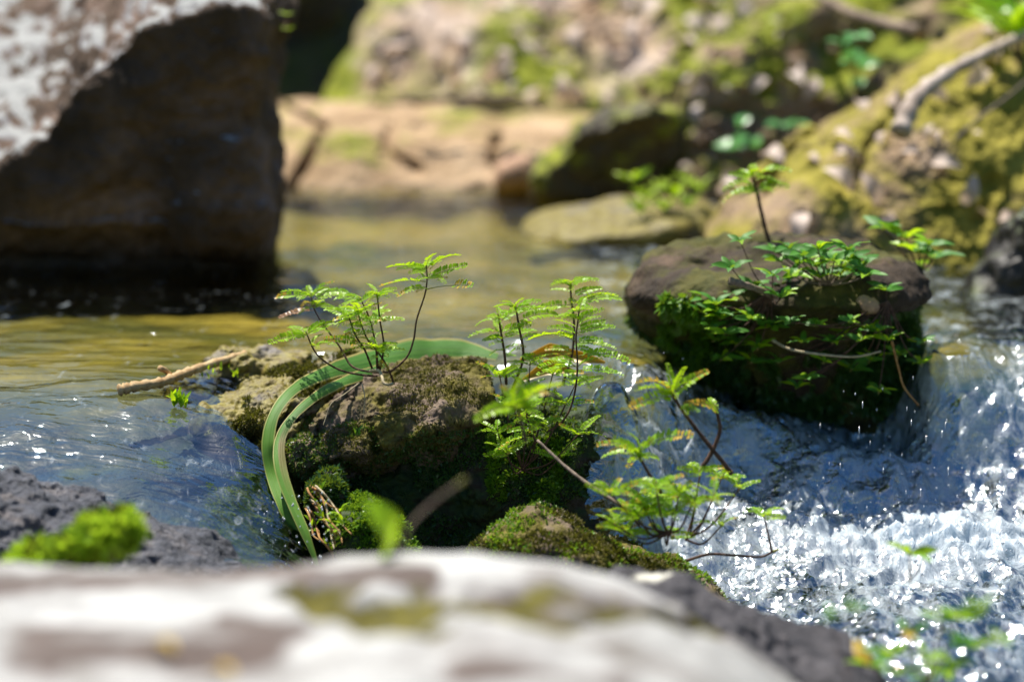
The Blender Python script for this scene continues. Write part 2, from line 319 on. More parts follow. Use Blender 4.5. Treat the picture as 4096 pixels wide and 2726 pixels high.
def build_water():
    ys = np.concatenate([np.arange(1.2, 2.3, 0.012), np.arange(2.3, 3.12, 0.004), np.arange(3.12, 3.6, 0.008), np.arange(3.6, 5.8, 0.02)])
    xs = np.concatenate([np.arange(-2.0, -0.75, 0.03), np.arange(-0.75, 0.85, 0.004), np.arange(0.85, 2.2, 0.03)])
    X, Y = np.meshgrid(xs, ys, indexing='ij')
    Z = wlevel(X, Y)
    gx, gy = np.gradient(Z, xs, ys); slope = np.hypot(gx, gy)
    low = sstep(-0.01, -0.09, Z)
    right = sstep(0.05, 0.2, X)
    fast = np.clip(sstep(0.05, 0.5, slope) * 0.6 + low * 0.7 + 0.4 * sstep(2.98, 2.75, Y) * (X < 0), 0, 1)
    q = np.stack([X, Y, Z], -1)
    qs = np.stack([X * 1.0, Y * 0.8, Z * 1.0], -1)
    fast = np.where(right < .5, np.minimum(fast, 0.55), fast)
    big = fbm(qs, 9, 3, seed=1); mid = fbm(qs, 26, 3, ridge=True, seed=2); fin = fbm(qs, 80, 2, seed=3)
    Z = Z + (0.0022 + 0.004 * np.exp(-((Y - 4.55) / 0.18) ** 2)) * fbm(np.stack([X * .7, Y * 1.6, X * 0], -1), 16, 3, seed=5) * (1 - 0.3 * fast)
    amp = fast * (0.55 + 0.55 * right)
    Z = Z + amp * (0.015 * big + (0.003 + 0.0055 * right) * mid + (0.0008 + 0.0006 * right) * fin)
    bx, by = proj(np.stack([X, Y, wlevel(X, Y)], -1))
    spl = np.exp(-((bx - 3750) / 420) ** 2 - ((by - 2200) / 110) ** 2)
    Z = Z + spl * (0.012 + 0.02 * np.clip(fbm(qs, 30, 3, ridge=True, seed=8), -0.3, 1))
    foam = right * (0.15 * low + 0.14 * sstep(0.35, 1.2, slope)) + spl * 0.6 + 0.2 * right * np.exp(-((by - 2180) / 120) ** 2)
    foam += (1 - right) * (0.05 * low - 0.22)
    foam -= 0.04 * right * sstep(2330, 2450, by)
    me = mesh_np('stream', np.stack([X, Y, Z], -1).reshape(-1, 3), grid_quads(len(xs), len(ys)))
    attr(me, 'foam', foam.ravel()); attr(me, 'fast', fast.ravel()); attr(me, 'rapid', (fast * right).ravel())
    tag(link('water', me, M['water']), kind='structure')
    # bed below it
    xs2 = np.arange(-2.2, 2.4, 0.02); ys2 = np.arange(1.0, 6.0, 0.02)
    X, Y = np.meshgrid(xs2, ys2, indexing='ij'); Z = wlevel(X, Y)
    low = sstep(-0.005, -0.06, Z)
    q = np.stack([X, Y, X * 0], -1)
    dep = 0.05 + 0.03 * fbm(q, 2.5, 4, seed=9) + 0.012 * fbm(q, 9, 3, seed=10)
    Zb = Z - np.maximum(dep, 0.018)
    me = mesh_np('bed', np.stack([X, Y, Zb], -1).reshape(-1, 3), grid_quads(len(xs2), len(ys2)))
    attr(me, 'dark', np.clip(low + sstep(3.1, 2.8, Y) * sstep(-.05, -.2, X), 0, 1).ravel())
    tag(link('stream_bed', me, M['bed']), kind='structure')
build_water()

def build_ground():
    s = np.linspace(-1, 1, 221); a = np.sign(s) * (np.abs(s) ** 2.2) * 60
    X, Y = np.meshgrid(a, a + 3, indexing='ij')
    d = np.maximum.reduce([np.abs(X) - 1.5 - 0.2 * np.sin(Y), (Y - 5.0), (0.6 - Y) * 0.7 - 0.3])
    d = np.maximum(d, 0)
    Z = -0.35 + 0.55 * np.minimum(d, 0.7) / 0.7 * 1.0 + 0.30 * np.maximum(d - 0.5, 0) ** 0.95
    Z = np.minimum(Z, 9 + 0.05 * d)
    q = np.stack([X, Y, X * 0], -1); Z = Z + 0.12 * fbm(q, 0.9, 4) * np.minimum(d, 1)
    tag(link('ground', mesh_np('ground', np.stack([X, Y, Z], -1).reshape(-1, 3), grid_quads(221, 221)), M['ground']), kind='structure')
build_ground()

# ------------------------------------------------------------------ rocks
def rock_shape(outline, Y, df, db, e=0.6, prof=None, ax=0.0, noise=((6, .02), (25, .006)), n=(220, 110), grooves=(), post=None, seed=0, center=None, ridge=False):
    dyo = np.zeros(len(outline)); axv = np.array([math.sin(ax), math.cos(ax)])
    for _ in range(4):       # the outline lies on the rock's own bent or leaning middle sheet
        pts = np.array([P(px, py, Y + o) for (px, py), o in zip(outline, dyo)])[:, [0, 2]]
        if not prof: break
        v0 = pts @ axv; vmin, vmax = v0.min(), v0.max()
        dyo = np.interp((v0 - vmin) / (vmax - vmin), [p[0] for p in prof], [p[1] for p in prof])
    c = (pts.max(0) + pts.min(0)) / 2 if center is None else np.array(P(center[0], center[1], Y + float(np.mean(dyo))))[[0, 2]]
    th = np.linspace(0, 2 * math.pi, n[0], endpoint=False)
    d = np.stack([np.cos(th), np.sin(th)], 1)
    A = pts - c; B = np.roll(pts, -1, 0) - c; E = B - A
    den = d[:, None, 0] * E[None, :, 1] - d[:, None, 1] * E[None, :, 0]
    den = np.where(np.abs(den) < 1e-12, 1e-12, den)
    t = (A[None, :, 0] * E[None, :, 1] - A[None, :, 1] * E[None, :, 0]) / den
    s = (A[None, :, 0] * d[:, None, 1] - A[None, :, 1] * d[:, None, 0]) / den
    t = np.where((s >= -1e-9) & (s <= 1 + 1e-9) & (t > 0), t, 0)
    r = t.max(1)
    for _ in range(2): r = 0.25 * np.roll(r, 1) + 0.5 * r + 0.25 * np.roll(r, -1)
    ph = np.linspace(-math.pi / 2, math.pi / 2, 4001); eb = np.where(ph < 0, e, 1.0)
    cp = np.abs(np.cos(ph)) ** eb; sp = np.sign(ph) * np.abs(np.sin(ph)) ** eb
    rm = r.mean(); al = np.concatenate([[0], np.cumsum(np.hypot(np.diff(cp) * rm, np.diff(sp * np.where(ph < 0, df, db))) * np.where(ph[1:] > .35, .35, 1.0))])
    ii = np.interp(np.linspace(al[-1] * .012, al[-1] * .99, n[1]), al, np.arange(4001))
    cp = np.interp(ii, np.arange(4001), cp); sp = np.interp(ii, np.arange(4001), sp)
    X = c[0] + r[:, None] * d[:, :1] * cp[None]; Z = c[1] + r[:, None] * d[:, 1:] * cp[None]
    Yy = Y + np.where(sp < 0, df, db)[None] * sp[None] + 0 * X
    if prof:
        v = (X * math.sin(ax) + Z * math.cos(ax) - vmin) / (vmax - vmin)
        Yy = Yy + np.interp(v, [p[0] for p in prof], [p[1] for p in prof])
    V = np.stack([X, Yy, Z], -1)
    for pl, wd, dp in grooves:
        px, py = proj(V); dm = np.full(px.shape, 1e9)
        for (a, b), (a2, b2) in zip(pl[:-1], pl[1:]):
            ex, ey = a2 - a, b2 - b; tt = np.clip(((px - a) * ex + (py - b) * ey) / (ex * ex + ey * ey), 0, 1)
            dm = np.minimum(dm, np.hypot(px - a - tt * ex, py - b - tt * ey))
        V[..., 1] += dp * np.exp(-(dm / wd) ** 2) * (sp[None] < 0)
    if post: V = post(V)
    for sc, amp in noise:
        du = np.roll(V, -1, 0) - np.roll(V, 1, 0); dv = np.gradient(V, axis=1)
        nr = np.cross(du, dv); nr /= np.linalg.norm(nr, axis=-1)[..., None] + 1e-12
        nz = fbm(V, sc, 4, seed=seed, ridge=ridge)
        V = V + nr * (amp * nz)[..., None] * np.sign((nr * (V - V.mean((0, 1)))).sum(-1).mean())
    nu, nv = n
    fl = V.reshape(-1, 3)
    q = grid_quads(nu, nv, True)
    c0 = V[:, 0].mean(0); c1 = V[:, -1].mean(0); i0 = len(fl); vv = np.concatenate([fl, [c0, c1]])
    i = np.arange(nu); j = (i + 1) % nu
    tr = np.concatenate([np.stack([j * nv, i * nv, 0 * i + i0], 1), np.stack([i * nv + nv - 1, j * nv + nv - 1, 0 * i + i0 + 1], 1)])
    return vv, q, tr
def rock(name, label, cat, mat, *a, group=None, parent=None, **k):
    v, q, t = rock_shape(*a, **k)
    base = np.array([v[:, 0].mean(), v[:, 1].mean(), v[:, 2].min()])
    me = mesh_np(name, v - base, q[:, ::-1], t[:, ::-1])
    o = link(name, me, M[mat], loc=base)
    if label: tag(o, label, cat, group)
    o['_n'] = 0; del o['_n']
    RV[o.name] = (v, q)
    return o
RV = {}

def blades(v, q, count, size, mask, rs, spread=0.6, wide=0.45, lift=0.0):
    """tiny tapered moss shoots scattered over quads of a surface"""
    p0, p1, p2, p3 = (v[q[:, k]] for k in range(4))
    nr = np.cross(p2 - p0, p3 - p1); ar = np.linalg.norm(nr, axis=1); nr = nr / (ar[:, None] + 1e-12)
    cen = (p0 + p2) / 2; allc = v.mean(0)
    if ((nr * (cen - allc)).sum(1)).mean() < 0: nr = -nr
    pr = ar * mask(cen, nr); pr = pr / pr.sum()
    f = rs.choice(len(q), count, p=pr); a, b = rs.rand(2, count, 1)
    p = (p0[f] * (1 - a) + p1[f] * a) * (1 - b) + (p3[f] * (1 - a) + p2[f] * a) * b
    n = nr[f] + spread * rs.normal(size=(count, 3)) + np.array([0, 0, lift]); n /= np.linalg.norm(n, axis=1)[:, None]
    s = np.cross(n, rs.normal(size=(count, 3))); s /= np.linalg.norm(s, axis=1)[:, None]
    L = (size * (0.5 + rs.rand(count) ** 2))[:, None]
    V = np.stack([p - s * L * wide * .5 - n * L * .2, p + s * L * wide * .5 - n * L * .2, p + s * L * wide * .45 + n * L * .6, p + n * L, p - s * L * wide * .45 + n * L * .6], 1).reshape(-1, 3)
    i = np.arange(count)[:, None] * 5
    return V, np.concatenate([i, i + 1, i + 2, i + 4], 1), np.concatenate([i + 4, i + 2, i + 3], 1)
def moss(o, mat, count, size, mask, seed=0, name='moss', **k):
    v, q = RV[o.name]; rs = np.random.RandomState(seed)
    V, Q, T = blades(v, q, count, size, mask, rs, **k)
    me = mesh_np(name, V - np.array(o.location), Q, T)
    return link(name, me, M[mat], parent=o, smooth=False)

# ---- the large boulder at the left
def boulder_post(V):
    px, py = proj(V)
    c = np.array([(-600, 980), (0, 670), (170, 560), (190, 500), (330, 330), (460, 220), (560, 130), (720, 85), (900, 25), (1020, 45), (1130, 110), (1400, 300)], float)
    edge = np.interp(px, c[:, 0], c[:, 1])
    s = np.clip((edge - py) * 0.8, 0, 2000) * K * 3.6
    V = V.copy(); V[..., 1] += np.minimum(s * 2.6, 1.2); return V
rock('boulder', 'huge brown boulder with pale lichen on top and a dark shaded face in the pool', 'boulder', 'boulder',
     [(-1300, -500), (300, -560), (1000, -120), (1120, -30), (1160, 30), (1145, 90), (1138, 300), (1112, 600), (1118, 800), (1100, 1000), (1085, 1130), (1070, 1300), (-1300, 1350)],
     3.85, 0.26, 0.2, e=0.25, prof=[(0, 0.08), (0.22, 0.08), (0.30, 0.01), (1, 0.0)], noise=((2.5, .02), (8, .02), (24, .006), (60, .003)), n=(420, 240), post=boulder_post, seed=2, center=(700, 600))
rock('dark_rock', 'shaded dark rock behind the huge boulder at the top of the pool', 'rock', 'dark_rock',
     [(900, -300), (1420, -300), (1440, 60), (1400, 230), (1340, 330), (1200, 350), (1000, 380)], 5.9, 0.25, 0.1, e=0.5, prof=[(0, .10), (1, -.10)], seed=3)
rock('mossy_slab', 'broad sloping slab of pale rock patched with moss across the far bank', 'rock', 'slab',
     [(1200, 480), (1330, 350), (1420, 200), (1480, 40), (1600, -200), (2400, -350), (3500, -350), (3500, -50), (3150, 120), (2900, 240), (2650, 350), (2420, 450), (2000, 480), (1500, 490)],
     5.05, 0.06, 0.1, e=0.5, prof=[(0, -.10), (1, .50)], noise=((3, .035), (10, .022), (30, .006)), seed=4, n=(300, 140))
rock('tan_ledge', 'cracked tan ledge at the far waterline below the mossy slab', 'rock', 'tan',
     [(950, 440), (1130, 405), (1500, 395), (2000, 395), (2350, 400), (2460, 470), (2420, 560), (2280, 640), (2150, 760), (1900, 800), (950, 800)],
     4.85, 0.08, 0.1, e=0.35, prof=[(0, -.20), (.5, -.08), (.72, .0), (1, .22)], noise=((4, .016), (14, .008), (40, .003)), seed=5, n=(320, 150), center=(1600, 600),
     grooves=[([(1100, 420), (1290, 515)], 16, .09), ([(1295, 510), (1230, 640), (1160, 760)], 14, .10), ([(1560, 520), (1540, 620), (1660, 680)], 22, .05), ([(1660, 520), (1720, 500)], 20, .05), ([(1990, 560), (1975, 660)], 22, .07)])
rock('cobble', 'rounded pinkish stone at the waterline between ledge and dark ridge', 'stone', 'pebble',
     [(1970, 730), (1990, 660), (2050, 620), (2110, 610), (2140, 650), (2150, 710), (2110, 760), (2000, 760)], 4.6, .06, .05, e=.8, noise=((12, .006),), n=(90, 50), seed=6)
rock('mossy_ridge', 'dark fronted mossy ridge of rock running up the right of the far bank', 'rock', 'ridge',
     [(2130, 820), (2160, 700), (2200, 620), (2330, 520), (2520, 400), (2700, 300), (2950, 170), (3200, 60), (3600, -150), (4300, -300), (4300, 200), (3700, 500), (3300, 650), (3000, 800), (2700, 850)],
     4.5, 0.12, 0.1, e=0.5, ax=R(-40), prof=[(0, -.04), (.3, .0), (.55, .08), (.72, .14), (.86, .12), (1, .28)], noise=((3.5, .05), (11, .03), (35, .007)), seed=8, n=(320, 150), center=(2950, 430))
rock('shade_overhang', 'dark overhanging rock face added for the shade at the foot of the mossy ridge', 'rock', 'dark_rock',  # extra rock; the ridge foot's shade is put into its dark colour and lean
     [(2120, 800), (2150, 690), (2210, 610), (2330, 520), (2480, 440), (2640, 400), (2720, 450), (2700, 600), (2620, 740), (2560, 830)], 4.42, .10, .08, e=.5, prof=[(0, .12), (.6, .02), (1, -.12)], noise=((6, .03), (20, .012)), seed=28, n=(200, 90))
rock('flat_rock', 'low tan rock in the pool carrying a clump of grassy plants', 'rock', 'leftrock',
     [(2050, 910), (2150, 850), (2330, 820), (2600, 795), (2820, 800), (2900, 860), (2900, 930), (2500, 950)], 4.15, .25, .1, e=.7, noise=((6, .012), (25, .005)), seed=9)
rock('mossy_bank', 'big olive mossy rock bank rising at the right beyond the stream', 'rock', 'bank_moss',
     [(2780, 1100), (2820, 960), (2900, 820), (3000, 680), (3170, 560), (3480, 400), (3700, 230), (3950, 60), (4400, -150), (4900, -200), (4900, 1300), (4100, 1300), (3800, 1230), (3400, 1150)],
     3.95, 0.12, 0.1, e=0.45, prof=[(0, -.22), (.35, -.10), (1, .36)], noise=((2.2, .025), (9, .009), (28, .006), (80, .004)), seed=10, n=(360, 180), center=(3800, 700),
     grooves=[([(2880, 900), (3050, 760), (3200, 640)], 50, .05), ([(3080, 800), (3140, 640), (3250, 560)], 40, .05), ([(3450, 720), (3480, 600), (3600, 480)], 30, .04), ([(3950, 900), (3990, 760)], 60, .04)])
rock('wet_rock', 'black wet rock at the right edge above the waterfall', 'rock', 'wet',
     [(3820, 1180), (3900, 1090), (3980, 980), (4060, 880), (4400, 700), (4800, 800), (4800, 1300), (4200, 1300)], 3.5, .12, .1, e=.5, prof=[(0, .1), (1, -.05)], noise=((7, .03), (25, .01)), seed=11)
back = rock('brown_boulder', 'dark undercut boulder between the two falls, tufted with leafy plants', 'boulder', 'back',
     [(2515, 1240), (2530, 1150), (2600, 1050), (2720, 985), (2900, 945), (3130, 930), (3350, 945), (3520, 985), (3640, 1060), (3690, 1150), (3710, 1400), (3700, 1650), (3660, 1850), (3540, 1920), (3400, 1750), (3150, 1700), (2900, 1600), (2700, 1500), (2640, 1300)],
     3.16, 0.15, 0.10, e=0.66, prof=[(0, .06), (.4, .06), (.72, .06), (.84, -.08), (.9, -.075), (1, .03)], noise=((5, .022), (16, .007), (45, .004), (110, .0015)), seed=12, n=(320, 180), center=(3130, 1330))
cen = rock('centre_rock', 'mossy brown rock in mid stream carrying the feathery shrub, its underside dark', 'rock', 'centre',
     [(1112, 1950), (1112, 1850), (1160, 1720), (1290, 1595), (1430, 1525), (1600, 1465), (1760, 1430), (1900, 1425), (1950, 1450), (1968, 1530), (1955, 1650), (1945, 1850), (1900, 2050), (1750, 2160), (1500, 2210), (1300, 2190), (1190, 2120), (1130, 2040)],
     2.88, 0.085, 0.08, e=0.55, prof=[(0, .07), (.3, .03), (.55, -.005), (.70, -.038), (.77, -.05), (.84, -.035), (.93, .0), (1, .03)], ax=R(-15), noise=((7, .016), (22, .009), (70, .004), (200, .0014)), seed=13, n=(560, 340), center=(1540, 1780),
     grooves=[([(1400, 1600), (1290, 1700), (1200, 1850)], 14, .012), ([(1480, 1700), (1500, 1800)], 20, .02)])
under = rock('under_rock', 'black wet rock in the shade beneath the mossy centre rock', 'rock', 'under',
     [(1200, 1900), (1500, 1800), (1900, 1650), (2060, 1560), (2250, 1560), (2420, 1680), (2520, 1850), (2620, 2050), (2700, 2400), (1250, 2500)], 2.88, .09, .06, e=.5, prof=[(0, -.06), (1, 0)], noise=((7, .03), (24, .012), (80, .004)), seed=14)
left = rock('low_mossy_rock', 'low brown mossy rock sloping into the water left of the strap leaves', 'rock', 'leftrock',
     [(780, 1700), (800, 1610), (870, 1560), (1000, 1490), (1150, 1435), (1300, 1410), (1450, 1410), (1500, 1480), (1300, 1600), (1180, 1750), (1160, 1900), (1120, 1960), (960, 1850)],
     2.90, .06, .06, e=.6, prof=[(0, -.14), (1, .06)], ax=R(15), noise=((8, .016), (25, .008), (80, .003)), seed=15, n=(320, 160), center=(1100, 1650),
     grooves=[([(900, 1830), (1060, 1740), (1180, 1660)], 16, .03)])
rock('humped_rock', 'small dark humped rock in the pool carrying the driftwood stick', 'rock', 'leftrock',
     [(600, 1620), (690, 1540), (800, 1470), (900, 1410), (1050, 1390), (1250, 1395), (1260, 1450), (1000, 1520), (800, 1600), (700, 1660)],
     2.98, .06, .04, e=.7, noise=((9, .012), (30, .007), (90, .003)), seed=16, n=(220, 110), center=(930, 1520))
small = rock('small_mossy_rock', 'small rounded rock with mossy top just beyond the white foreground rock', 'rock', 'centre',
     [(1850, 2300), (1900, 2190), (1980, 2110), (2060, 2060), (2150, 2040), (2230, 2055), (2330, 2100), (2450, 2150), (2600, 2180), (2720, 2230), (2790, 2310), (2900, 2400), (2700, 2500), (1900, 2450)],
     2.62, .10, .06, e=.6, noise=((9, .014), (28, .007), (90, .003)), seed=17, n=(320, 160))
rock('grey_rock', 'rough dark grey rock at the left edge beside the channel', 'rock', 'fgdark',
     [(-400, 1800), (0, 1880), (200, 1935), (400, 1995), (530, 2050), (650, 2085), (800, 2130), (920, 2180), (1010, 2250), (1050, 2400), (500, 2600), (-400, 2600)],
     2.52, .14, .04, e=.45, noise=((5, .012), (16, .012), (45, .006), (130, .002)), seed=18, n=(420, 200), center=(200, 2300))
rock('dark_slab', 'dark grey slab edge with pale lichen, leaning down into the lower stream', 'rock', 'fgslab',
     [(2450, 2280), (2700, 2285), (2850, 2335), (3000, 2410), (3150, 2480), (3350, 2550), (3480, 2640), (3600, 2900), (3000, 3100), (2300, 2800)],
     2.25, .14, .05, e=.4, noise=((7, .012), (24, .008), (80, .003)), seed=19, center=(2850, 2650))
def fg_rock():
    xs = np.linspace(-1.2, 0.75, 400); ys = np.linspace(0.9, 2.15, 240)
    X, Y = np.meshgrid(xs, ys, indexing='ij')
    c = np.array([(-1500, 2180), (0, 2235), (500, 2265), (1000, 2265), (1300, 2225), (1600, 2195), (1900, 2200), (2200, 2225), (2500, 2300), (2750, 2400), (2950, 2530), (3200, 2720), (3500, 3000), (4200, 3500)], float)
    px = 2048 + X / (1.9 * 1.04) / K
    py = np.interp(px, c[:, 0], c[:, 1])
    py = (py + np.interp(px - 60, c[:, 0], c[:, 1]) + np.interp(px + 60, c[:, 0], c[:, 1])) / 3
    py = py + 30
    b = (1363 - py) * K; t = 1.9 / (CP + b * SP_); zc = CAMH + t * (-SP_ + b * CP)
    d = 1.9 - Y
    Z = zc + np.where(d > 0, 0.05 * np.sqrt(np.maximum(d, 0) + .0) + 0.03 * d, -8 * d * d - .6 * np.abs(d))
    q = np.stack([X, Y, Z * 0], -1)
    Z = Z + 0.02 * fbm(q * np.array([.6, 1, 1]), 4, 4, seed=21) * sstep(0, .25, d) + 0.004 * fbm(q, 18, 4, seed=22)
    Z = np.maximum(Z, -0.45)
    qx, qy = proj(np.stack([X, Y, Z], -1)); qn = fbm(q, 11, 5, seed=24)
    def near(pl, wd):
        dm = np.full(qx.shape, 1e9)
        for (a, b), (a2, b2) in zip(pl[:-1], pl[1:]):
            ex, ey = a2 - a, b2 - b; tt = np.clip(((qx - a) * ex + (qy - b) * ey) / (ex * ex + ey * ey), 0, 1)
            dm = np.minimum(dm, np.hypot((qx - a - tt * ex) * .6, qy - b - tt * ey))
        return np.exp(-(dm / (wd * np.clip(1 + 1.3 * qn, .25, 3))) ** 2)
    cr = near([(1180, 2330), (1450, 2380), (1700, 2390), (2000, 2400), (2300, 2425), (2600, 2440), (2850, 2480)], 45); cr2 = near([(1250, 2360), (1500, 2440), (1720, 2470)], 60)
    Z = Z - 0.022 * np.maximum(cr, cr2) * (d > 0)
    br = np.maximum.reduce([near([(150, 2560), (600, 2600), (1000, 2620)], 75), near([(900, 2480), (1200, 2520)], 30), near([(0, 2340), (500, 2320), (1200, 2290), (1700, 2290)], 38), near([(1900, 2690), (2500, 2720)], 40), cr * .8])
    me = mesh_np('rock', np.stack([X, Y - 1.5, Z], -1).reshape(-1, 3), grid_quads(400, 240))
    attr(me, 'moss', np.maximum(cr, cr2).ravel()); attr(me, 'bare', br.ravel())
    tag(link('lichen_rock', me, M['fg'], loc=(0, 1.5, 0)), 'wide foreground rock covered with white lichen and brown moss', 'rock')
fg_rock()

# ---- moss growing on rocks (parts of their rock)
def mk(scale, thr, seed, facing=None, up=None):
    def f(c, n):
        m = sstep(thr - .12, thr + .12, fbm(c, scale, 4, seed=seed))
        m = m * (n[:, 1] < 0.35)
        if up is not None: m = m * sstep(up - .2, up + .2, n[:, 2])
        return m + 1e-6
    return f
moss(cen, 'moss_blade', 40000, 0.0024, mk(13, 0.05, 40), 1)
moss(cen, 'moss_dark', 26000, 0.0034, lambda c, n: mk(16, 0.0, 41)(c, n) * (c[:, 2] < P(0, 1720, 2.75).z), 2)
moss(left, 'moss_blade', 30000, 0.0042, mk(11, -0.05, 42), 3)
moss(small, 'moss_blade', 26000, 0.004, mk(12, -0.1, 43), 4)
moss(small, 'moss_bright', 7000, 0.0045, lambda c, n: mk(20, 0.1, 46)(c, n), 5)
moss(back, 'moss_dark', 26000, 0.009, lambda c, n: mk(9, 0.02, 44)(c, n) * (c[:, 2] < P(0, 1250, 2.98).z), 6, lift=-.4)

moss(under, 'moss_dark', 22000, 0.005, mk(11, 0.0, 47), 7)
def pxr(x0, x1, y0, y1):
    def f(c, n):
        px, py = proj(c); return (px > x0) * (px < x1) * (py > y0) * (py < y1) * (n[:, 1] < .3) * sstep(-.2, .3, fbm(c, 25, 3, seed=48)) + 1e-9
    return f
moss(back, 'moss_bright', 5000, 0.011, pxr(2650, 2850, 1180, 1520), 8, lift=-.6)
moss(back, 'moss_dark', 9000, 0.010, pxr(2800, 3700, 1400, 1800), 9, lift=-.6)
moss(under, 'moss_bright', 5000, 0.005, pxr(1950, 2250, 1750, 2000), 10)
def cushion(name, label, mat, outline, Y, d, count, size, seed, core='under', **k):
    v, q, t = rock_shape(outline, Y, d, d, e=.8, noise=((18, .012), (60, .005)), n=(120, 60), seed=seed)
    base = np.array([v[:, 0].mean(), v[:, 1].mean(), v[:, 2].min()])
    o = link(name, mesh_np(name, v - base, q[:, ::-1], t[:, ::-1]), M[core], loc=base); tag(o, label, 'moss')
    RV[o.name] = (v, q)
    moss(o, mat, count, size, lambda c, n: (n[:, 1] < .5) * sstep(-.5, .2, fbm(c, 40, 3, seed=seed)), seed, name='shoots', **k)
    return o
cushion('moss_cushion', 'bright green moss cushion in a sunlit patch below the centre rock', 'moss_bright',
    [(1340, 2190), (1330, 2080), (1400, 2010), (1480, 2000), (1560, 2040), (1620, 2090), (1650, 2200), (1500, 2240)], 2.66, .05, 12000, .005, 51)
cushion('moss_cushion', 'dark glistening moss cushion low on the left face of the centre rock', 'moss_dark',
    [(1230, 1990), (1240, 1920), (1290, 1885), (1350, 1890), (1380, 1950), (1360, 2020), (1290, 2050)], 2.70, .04, 8000, .005, 52)
mt = cushion('moss_cushion', 'lime green moss tuft on the grey rock at the left edge', 'moss_lime',
    [(60, 2270), (150, 2215), (280, 2160), (350, 2110), (430, 2085), (530, 2090), (545, 2115), (470, 2165), (440, 2220), (300, 2270), (150, 2320)], 2.15, .03, 6000, .013, 53, core='bank_moss')
moss(mt, 'moss_bright', 3500, .012, lambda c, n: sstep(-.1, .3, fbm(c, 45, 3, seed=77)) + 1e-6, 54, name='shoots')
moss(mt, 'moss_blade', 1200, .013, lambda c, n: sstep(0, .3, fbm(c, 35, 3, seed=78)) + 1e-6, 55, name='shoots')

# ------------------------------------------------------------------ plants
def tube_np(path, rad, seg=6):
    p = np.array(path, float); n = len(p); rad = np.broadcast_to(rad, n)
    tg = np.gradient(p, axis=0); tg /= np.linalg.norm(tg, axis=1)[:, None] + 1e-12
    up = np.array([0.31, 0.9, 0.2]); a = np.cross(tg, up); a /= np.linalg.norm(a, axis=1)[:, None]; b = np.cross(tg, a)
    th = np.linspace(0, 2 * math.pi, seg, endpoint=False)
    V = p[:, None] + rad[:, None, None] * (np.cos(th)[None, :, None] * a[:, None] + np.sin(th)[None, :, None] * b[:, None])
    q = []
    i = np.arange(n - 1)[:, None]; j = np.arange(seg)[None]; j2 = (j + 1) % seg
    q = np.stack([i * seg + j, i * seg + j2, (i + 1) * seg + j2, (i + 1) * seg + j], -1).reshape(-1, 4)
    V = V.reshape(-1, 3); k = len(V); V = np.concatenate([V, p[:1], p[-1:]])
    j = np.arange(seg); j2 = (j + 1) % seg
    t = np.concatenate([np.stack([j2, j, 0 * j + k], 1), np.stack([(n - 1) * seg + j, (n - 1) * seg + j2, 0 * j + k + 1], 1)])
    return V, q, t
def smooth_path(pts, m=6):
    p = np.array(pts, float); n = len(p)
    if n < 3: m = max(m, 8); return np.array([p[0] + (p[-1] - p[0]) * s for s in np.linspace(0, 1, m)])
    e = np.concatenate([[2 * p[0] - p[1]], p, [2 * p[-1] - p[-2]]]); o = []
    for i in range(n - 1):
        a, b, c, d = e[i:i + 4]
        for s in np.linspace(0, 1, m, endpoint=False):
            o.append(0.5 * (2 * b + (c - a) * s + (2 * a - 5 * b + 4 * c - d) * s * s + (3 * b - a - 3 * c + d) * s ** 3))
    o.append(p[-1]); return np.array(o)

def frond_mesh(seed, kind):
    rs = np.random.RandomState(seed); N = 17
    drop = rs.uniform(0.10, 0.28); arch = rs.uniform(.05, .14)
    zc = lambda s: arch * 4 * s * (1 - s) - 0
    yc = lambda s: rs_b * math.sin(s * 3)
    rs_b = rs.uniform(-.03, .03)
    V, Q, MI = [], [], []
    path = [(s, yc(s), zc(s)) for s in np.linspace(0, 1, 9)]
    v, q, t = tube_np(path, np.linspace(.010, .005, 9), 4)
    V += list(v); Q += [tuple(x) for x in q]; MI += [1] * len(q)
    s0 = .10 if kind != 'tip' else .62
    if kind == 'tip': N = 8
    for k in range(N):
        s = s0 + (1 - s0) * (k + .5) / N
        w = .155 * (0.62 + 0.38 * math.sin(min(1, (s - s0) / (1 - s0) * 1.15 + .12) * math.pi)) * rs.uniform(.9, 1.08)
        if k == N - 1: w *= .7
        wd = (1 - s0) / N * 0.95 * rs.uniform(.85, 1.1)
        for sg in (-1, 1):
            if rs.rand() < .02: continue
            c = np.array([s, yc(s), zc(s)])
            fwd = rs.uniform(.12, .34); lift = rs.uniform(.15, .65)
            ax = np.array([fwd, sg, lift]); ax /= np.linalg.norm(ax)
            sd = np.array([1, -fwd * sg, rs.uniform(-.25, .25)]); sd /= np.linalg.norm(sd)
            b = len(V)
            for a_, o_ in ((0, 0), (.25, .42), (.72, .5), (1, .0), (.72, -.5), (.25, -.42)):
                V.append(c + ax * w * a_ + sd * wd * 1.15 * o_ + np.array([0, 0, -.012 * (a_ > .9)]))
            Q += [(b, b + 1, b + 2, b + 5), (b + 5, b + 2, b + 3, b + 4)]
            y = 0
            if kind == 'yellow': y = 2 if rs.rand() < .75 else 0
            elif kind == 'part' and s > .68 and rs.rand() < .7: y = 2
            elif kind == 'tip' and rs.rand() < .4: y = 2
            MI += [y, y]
    return mesh_np('frond', np.array(V), Q, None, MI)
FM = {}
for kind, cnt in (('g', 6), ('part', 3), ('yellow', 2), ('tip', 1), ('dry', 1)):
    FM[kind] = []
    for i in range(cnt):
        me = frond_mesh(100 + i + 10 * len(FM), kind)
        for m in ((M['frond'], M['rachis'], M['yellow']) if kind != 'dry' else (M['dry'],) * 3): me.materials.append(m)
        FM[kind].append(me)
